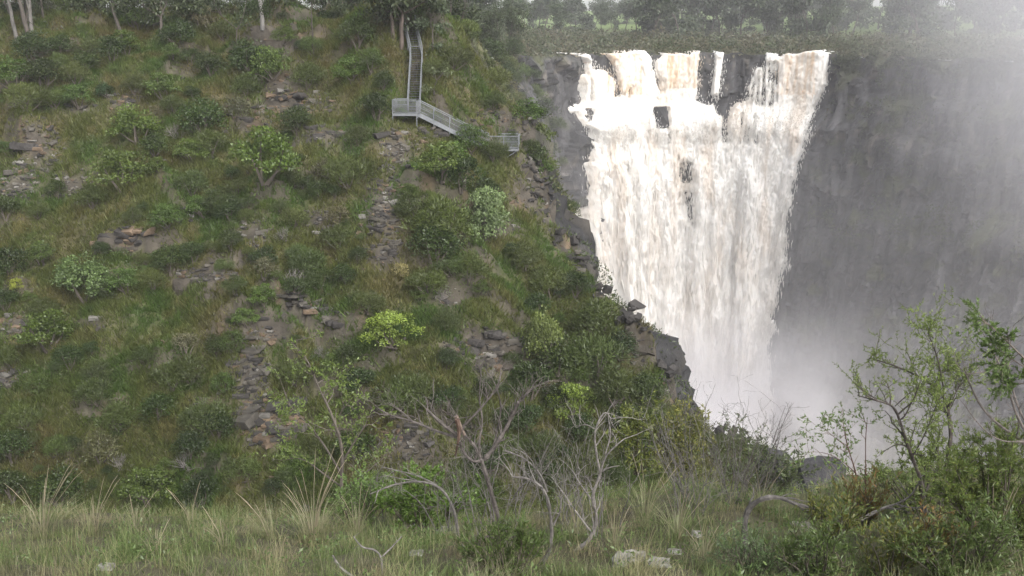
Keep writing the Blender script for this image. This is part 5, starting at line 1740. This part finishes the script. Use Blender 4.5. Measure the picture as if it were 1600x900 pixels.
FINE = ((0.135, 0.190, 0.048), (0.185, 0.230, 0.068))
plant("wattle_shrub", "feathery wattle with dark crooked branches spread against the misty river", "shrub", 11.0, [
    ([(1445, 800), (1440, 750), (1425, 715), (1410, 670), (1398, 635), (1378, 628), (1340, 618)], 0.030, 0.006),
    ([(1470, 790), (1480, 720), (1487, 680), (1482, 640), (1472, 612), (1440, 590), (1400, 572), (1362, 560)], 0.030, 0.006),
    ([(1475, 612), (1470, 580), (1462, 550), (1452, 525), (1450, 515)], 0.010, 0.003),
    ([(1482, 640), (1495, 610), (1505, 590)], 0.010, 0.003),
    ([(1425, 715), (1445, 680), (1460, 640)], 0.012, 0.003),
    ([(1445, 770), (1470, 720), (1460, 690)], 0.012, 0.004),
    ([(1398, 635), (1420, 615), (1440, 600)], 0.008, 0.003),
    ([(1440, 590), (1465, 585), (1490, 575)], 0.008, 0.003)], "leafy shrubs in the foreground", np.array([0.065, 0.055, 0.05]), (15, 0.45, 1), (17, 0.034, 0.013, FINE, 1.0), 43, "stems", up=0.3, dd=0.06, start=0.35)
FRESH = ((0.110, 0.185, 0.045), (0.15, 0.215, 0.07))
plant("sapling", "fresh green sapling with reddish stems in front of the pale river mist", "shrub", 11.5, [
    ([(1345, 790), (1338, 740), (1325, 700), (1318, 668)], 0.012, 0.003),
    ([(1352, 790), (1353, 740), (1352, 690), (1355, 655)], 0.010, 0.003),
    ([(1338, 740), (1310, 715), (1280, 705), (1255, 708)], 0.007, 0.002),
    ([(1325, 700), (1300, 680), (1285, 668)], 0.006, 0.002)], "leafy shrubs in the foreground", np.array([0.12, 0.065, 0.05]), (9, 0.36, 1), (8, 0.045, 0.018, FRESH, 0.9), 45, "stems", up=0.3, dd=0.04, n=4)
plant("wattle_branch", "leafy green wattle bough reaching in high at the right side", "shrub", 8.6, [
    ([(1700, 640), (1640, 590), (1600, 560), (1580, 540), (1560, 520), (1535, 500)], 0.014, 0.003),
    ([(1640, 590), (1600, 575), (1560, 545)], 0.008, 0.003),
    ([(1640, 590), (1610, 600), (1580, 598)], 0.008, 0.003)], "leafy shrubs in the foreground", np.array([0.12, 0.10, 0.085]), (14, 0.26, 1), (26, 0.036, 0.011, ((0.085, 0.135, 0.036), (0.115, 0.165, 0.05)), 0.7), 47, "stems", up=0.05, n=4)
DKN = ((0.090, 0.145, 0.032), (0.135, 0.155, 0.038))
def bushy(name, label, cx, by, w, h, d, seed, stems, leaf, col=np.array([0.08, 0.07, 0.055]), tw=(7, 0.3, 1), up=0.35):
    r = np.random.default_rng(seed)
    st = []
    for k in range(stems):
        a = r.uniform(-1, 1)
        e = cx + a * w / 2
        t = by - h * (1 - 0.55 * a * a) * r.uniform(0.55, 1.0)
        b = cx + (e - cx) * 0.3
        st.append(([(b, by + 12), (b + (e - b) * 0.45 + r.normal() * 5, by - (by - t) * 0.45), (e, t)], 0.012, 0.003))
    return plant(name, label, "shrub", d, st, "leafy shrubs in the foreground", col, tw, leaf, seed, "stems", up=up, dd=0.09, n=4, start=0.15)
bushy("leafy_shrub", "dense dark green needle leaved shrub at the right side of the foreground", 1560, 840, 190, 160, 9.3, 51, 42, (20, 0.055, 0.008, DKN, 0.8), tw=(9, 0.32, 1))
bushy("leafy_shrub", "olive green shrub filling the gap under the feathery wattle", 1440, 795, 140, 110, 11.5, 52, 22, (15, 0.045, 0.014, FINE, 0.9))
bushy("leafy_shrub", "dark leafy shrub below the dense needle leaved shrub, lower right", 1500, 905, 190, 105, 8.6, 53, 22, (15, 0.055, 0.012, NARROW, 0.8))
REDT = ((0.20, 0.105, 0.042), (0.110, 0.135, 0.040))
YEL = ((0.155, 0.145, 0.034), (0.085, 0.125, 0.036))
bushy("red_tipped_shrub", "low shrub with bronze and yellow tips beside the hooped dead limb", 1300, 832, 90, 48, 9.4, 54, 10, (10, 0.055, 0.015, YEL, 0.6), up=0.6)
bushy("red_tipped_shrub", "small rust red tipped shrub in front of the feathery wattle", 1345, 812, 56, 44, 10.2, 55, 7, (9, 0.06, 0.014, REDT, 0.5), up=0.8)
bushy("red_tipped_shrub", "olive yellow tipped shrub at the bottom right between grey twigs", 1385, 900, 120, 70, 8.7, 56, 12, (11, 0.055, 0.015, YEL, 0.6), up=0.6)
bushy("red_tipped_shrub", "dull red tipped shrub right of the olive yellow shrub", 1455, 885, 80, 62, 8.9, 57, 9, (10, 0.055, 0.014, REDT, 0.6), up=0.6)
bushy("leafy_shrub", "soft pale green herb bush at the bottom right corner of the rocks", 1180, 905, 130, 60, 8.6, 58, 15, (15, 0.035, 0.008, ((0.085, 0.135, 0.05), (0.11, 0.16, 0.07)), 0.9))
bushy("leafy_shrub", "narrow leaved green shrub at the bottom edge left of the red tipped shrubs", 1275, 905, 110, 70, 8.5, 59, 14, (15, 0.055, 0.011, NARROW, 0.8))
bushy("leafy_shrub", "bright green low scrub beneath the arching dead branch", 660, 815, 150, 75, 13.0, 60, 22, (15, 0.055, 0.024, ((0.085, 0.150, 0.028), (0.12, 0.185, 0.04)), 0.9))
bushy("leafy_shrub", "fresh green shrub behind the small straw tussocks at the foot of the sapling", 560, 815, 100, 70, 13.5, 61, 14, (13, 0.05, 0.02, FRESH, 0.9))
bushy("leafy_shrub", "yellow green shrub behind the grey dead thicket, left side", 1000, 730, 80, 100, 22.0, 62, 14, (11, 0.10, 0.035, ((0.15, 0.165, 0.035), (0.10, 0.13, 0.035)), 0.9), tw=(6, 0.6, 1))
bushy("leafy_shrub", "yellow leaved shrub rising over the grey dead thicket", 1065, 735, 80, 105, 22.0, 63, 14, (11, 0.10, 0.035, ((0.17, 0.165, 0.035), (0.11, 0.13, 0.04)), 0.9), tw=(6, 0.6, 1))
bushy("leafy_shrub", "grey green shrub on the gorge lip between the grey dead thicket and the rim boulders", 1200, 775, 90, 70, 20.0, 64, 14, (11, 0.09, 0.03, ((0.075, 0.10, 0.045), (0.10, 0.12, 0.05)), 0.9), tw=(6, 0.5, 1))
bushy("leafy_shrub", "twiggy olive shrub on the gorge lip above the grey dead thicket's right flank", 1150, 740, 90, 70, 24.0, 65, 14, (9, 0.09, 0.03, ((0.075, 0.10, 0.04), (0.10, 0.12, 0.05)), 0.9), tw=(6, 0.6, 1))
# the tall light green sapling below the lip of the slope
LT = ((0.105, 0.155, 0.032), (0.140, 0.180, 0.050))
plant("sapling", "tall yellow green sapling with airy leaves left of the dead forked tree", "sapling", 22.0, [
    ([(535, 835), (533, 760), (536, 700), (520, 650), (495, 600), (480, 560), (455, 535)], 0.05, 0.010),
    ([(533, 740), (510, 700), (480, 660), (455, 640), (440, 600)], 0.030, 0.008),
    ([(536, 720), (560, 680), (575, 660), (590, 670)], 0.026, 0.008),
    ([(533, 760), (505, 740), (480, 720), (460, 715)], 0.024, 0.008),
    ([(536, 700), (525, 660), (540, 630), (555, 640)], 0.022, 0.008),
    ([(495, 600), (510, 590), (520, 600)], 0.015, 0.006),
    ([(480, 660), (450, 670), (435, 660)], 0.014, 0.006),
    ([(533, 770), (570, 740), (600, 715)], 0.020, 0.007)], "leafy shrubs in the foreground", np.array([0.11, 0.095, 0.08]), (11, 0.75, 1), (11, 0.085, 0.034, LT, 1.0), 67, "stems", up=0.25, dd=0.15, start=0.3)

# ---- pale lichen covered rocks in the grass
for px, py, w, lab in ((1250, 828, 46, "white lichen covered rock in the gap below the hooped dead limb"), (985, 878, 60, "low pale rock crusted with white lichen at the bottom centre"),
                       (1030, 885, 44, "white flecked rock right of the low pale rock"), (1055, 865, 26, "small white stone beyond the white flecked rock"), (165, 890, 34, "pale stone half hidden in the bottom left grass"),
                       (640, 825, 60, "grey lichen rock behind the grass under the arching dead branch"), (700, 832, 40, "smaller grey lichen rock right of the one under the arching branch"),
                       (650, 868, 26, "grey stone in the grass left of the dark leafy shrub"), (1085, 838, 30, "pale stone in the grass below the grey dead thicket"), (1300, 815, 28, "white stone tucked behind the bronze tipped shrub")):
    r = np.random.default_rng(int(px))
    p = fhit(px, py)
    s = w / F * p[1] / 2
    V, T = HULLS[r.integers(len(HULLS))]
    bm = bmesh.new()
    vs = [bm.verts.new(v) for v in V * np.array([s, s * 0.8, s * 0.36])]
    for t in T:
        bm.faces.new([vs[i] for i in t])
    bmesh.ops.subdivide_edges(bm, edges=bm.edges, cuts=3, use_grid_fill=True)
    bmesh.ops.smooth_vert(bm, verts=bm.verts, factor=0.5, use_axis_x=True, use_axis_y=True, use_axis_z=True)
    W = np.array([v.co for v in bm.verts])
    bm.verts.index_update()
    T = []
    for f in bm.faces:
        ii = [v.index for v in f.verts]
        T += [[ii[0], ii[k], ii[k + 1]] for k in range(1, len(ii) - 1)]
    bm.free()
    W = W + 0.26 * s * fbm(W[:, 0] / s * 1.6, W[:, 1] / s * 1.6, W[:, 2] / s * 1.6 + px, 3)[:, None] * (W / (np.linalg.norm(W, axis=1)[:, None] + 1e-6))
    li = sstep(0.0, 0.5, fbm(W[:, 0] / s * 4, W[:, 1] / s * 4, W[:, 2] / s * 4, 3))[:, None]
    c = np.array([0.17, 0.16, 0.145]) * (1 - li) + np.array([0.33, 0.33, 0.295]) * li
    o = mesh_np("lichen_rock", W, None, T, c, M["near_rock"])
    o.location = p + [0, 0, 0.02 * s]
    tag(o, lab, "rock", "lichen rocks in the foreground")
# ================================================================== LIGHT, SKY, CAMERA
w = bpy.data.worlds.new("World")
scene.world = w
w.use_nodes = True
nt = w.node_tree
nt.nodes.clear()
sky = nt.nodes.new("ShaderNodeTexSky")
sky.sky_type = "NISHITA"
sky.sun_disc = False
SUN_EL, SUN_ROT = R(40), R(152)
sky.sun_elevation = SUN_EL
sky.sun_rotation = SUN_ROT
sky.air_density = 1.0
sky.dust_density = 4.0
hs = nt.nodes.new("ShaderNodeHueSaturation")
hs.inputs["Saturation"].default_value = 0.22
bg = nt.nodes.new("ShaderNodeBackground")
bg.inputs["Strength"].default_value = 0.15
ow = nt.nodes.new("ShaderNodeOutputWorld")
nt.links.new(sky.outputs[0], hs.inputs["Color"])
nt.links.new(hs.outputs[0], bg.inputs["Color"])
nt.links.new(bg.outputs[0], ow.inputs["Surface"])
sl = bpy.data.lights.new("sun", "SUN")
sl.energy = 1.5
sl.angle = R(24)
sl.color = (1.0, 0.965, 0.92)
so = bpy.data.objects.new("sun", sl)
COL.objects.link(so)
# the Nishita sun_rotation turns clockwise from +Y seen from above
sd = Vector((math.sin(SUN_ROT) * math.cos(SUN_EL), math.cos(SUN_ROT) * math.cos(SUN_EL), math.sin(SUN_EL)))
so.rotation_euler = sd.to_track_quat("Z", "Y").to_euler()

cam = bpy.data.cameras.new("camera")
cam.sensor_width = 36
cam.lens = 36 * F / 1600
cam.clip_start = 0.05
cam.clip_end = 6000
co = bpy.data.objects.new("camera", cam)
co.rotation_euler = (R(90) - PITCH, 0, 0)
COL.objects.link(co)
scene.camera = co
scene.view_settings.view_transform = "Standard"
scene.view_settings.look = "None"
scene.view_settings.gamma = 1
scene.view_settings.exposure = EXPOSURE
scene.render.engine = "CYCLES"
cy = scene.cycles
cy.use_denoising = True
cy.max_bounces = 8
cy.diffuse_bounces = 3
cy.transparent_max_bounces = 16
cy.volume_bounces = 5
cy.volume_step_rate = 0.6
cy.volume_max_steps = 128
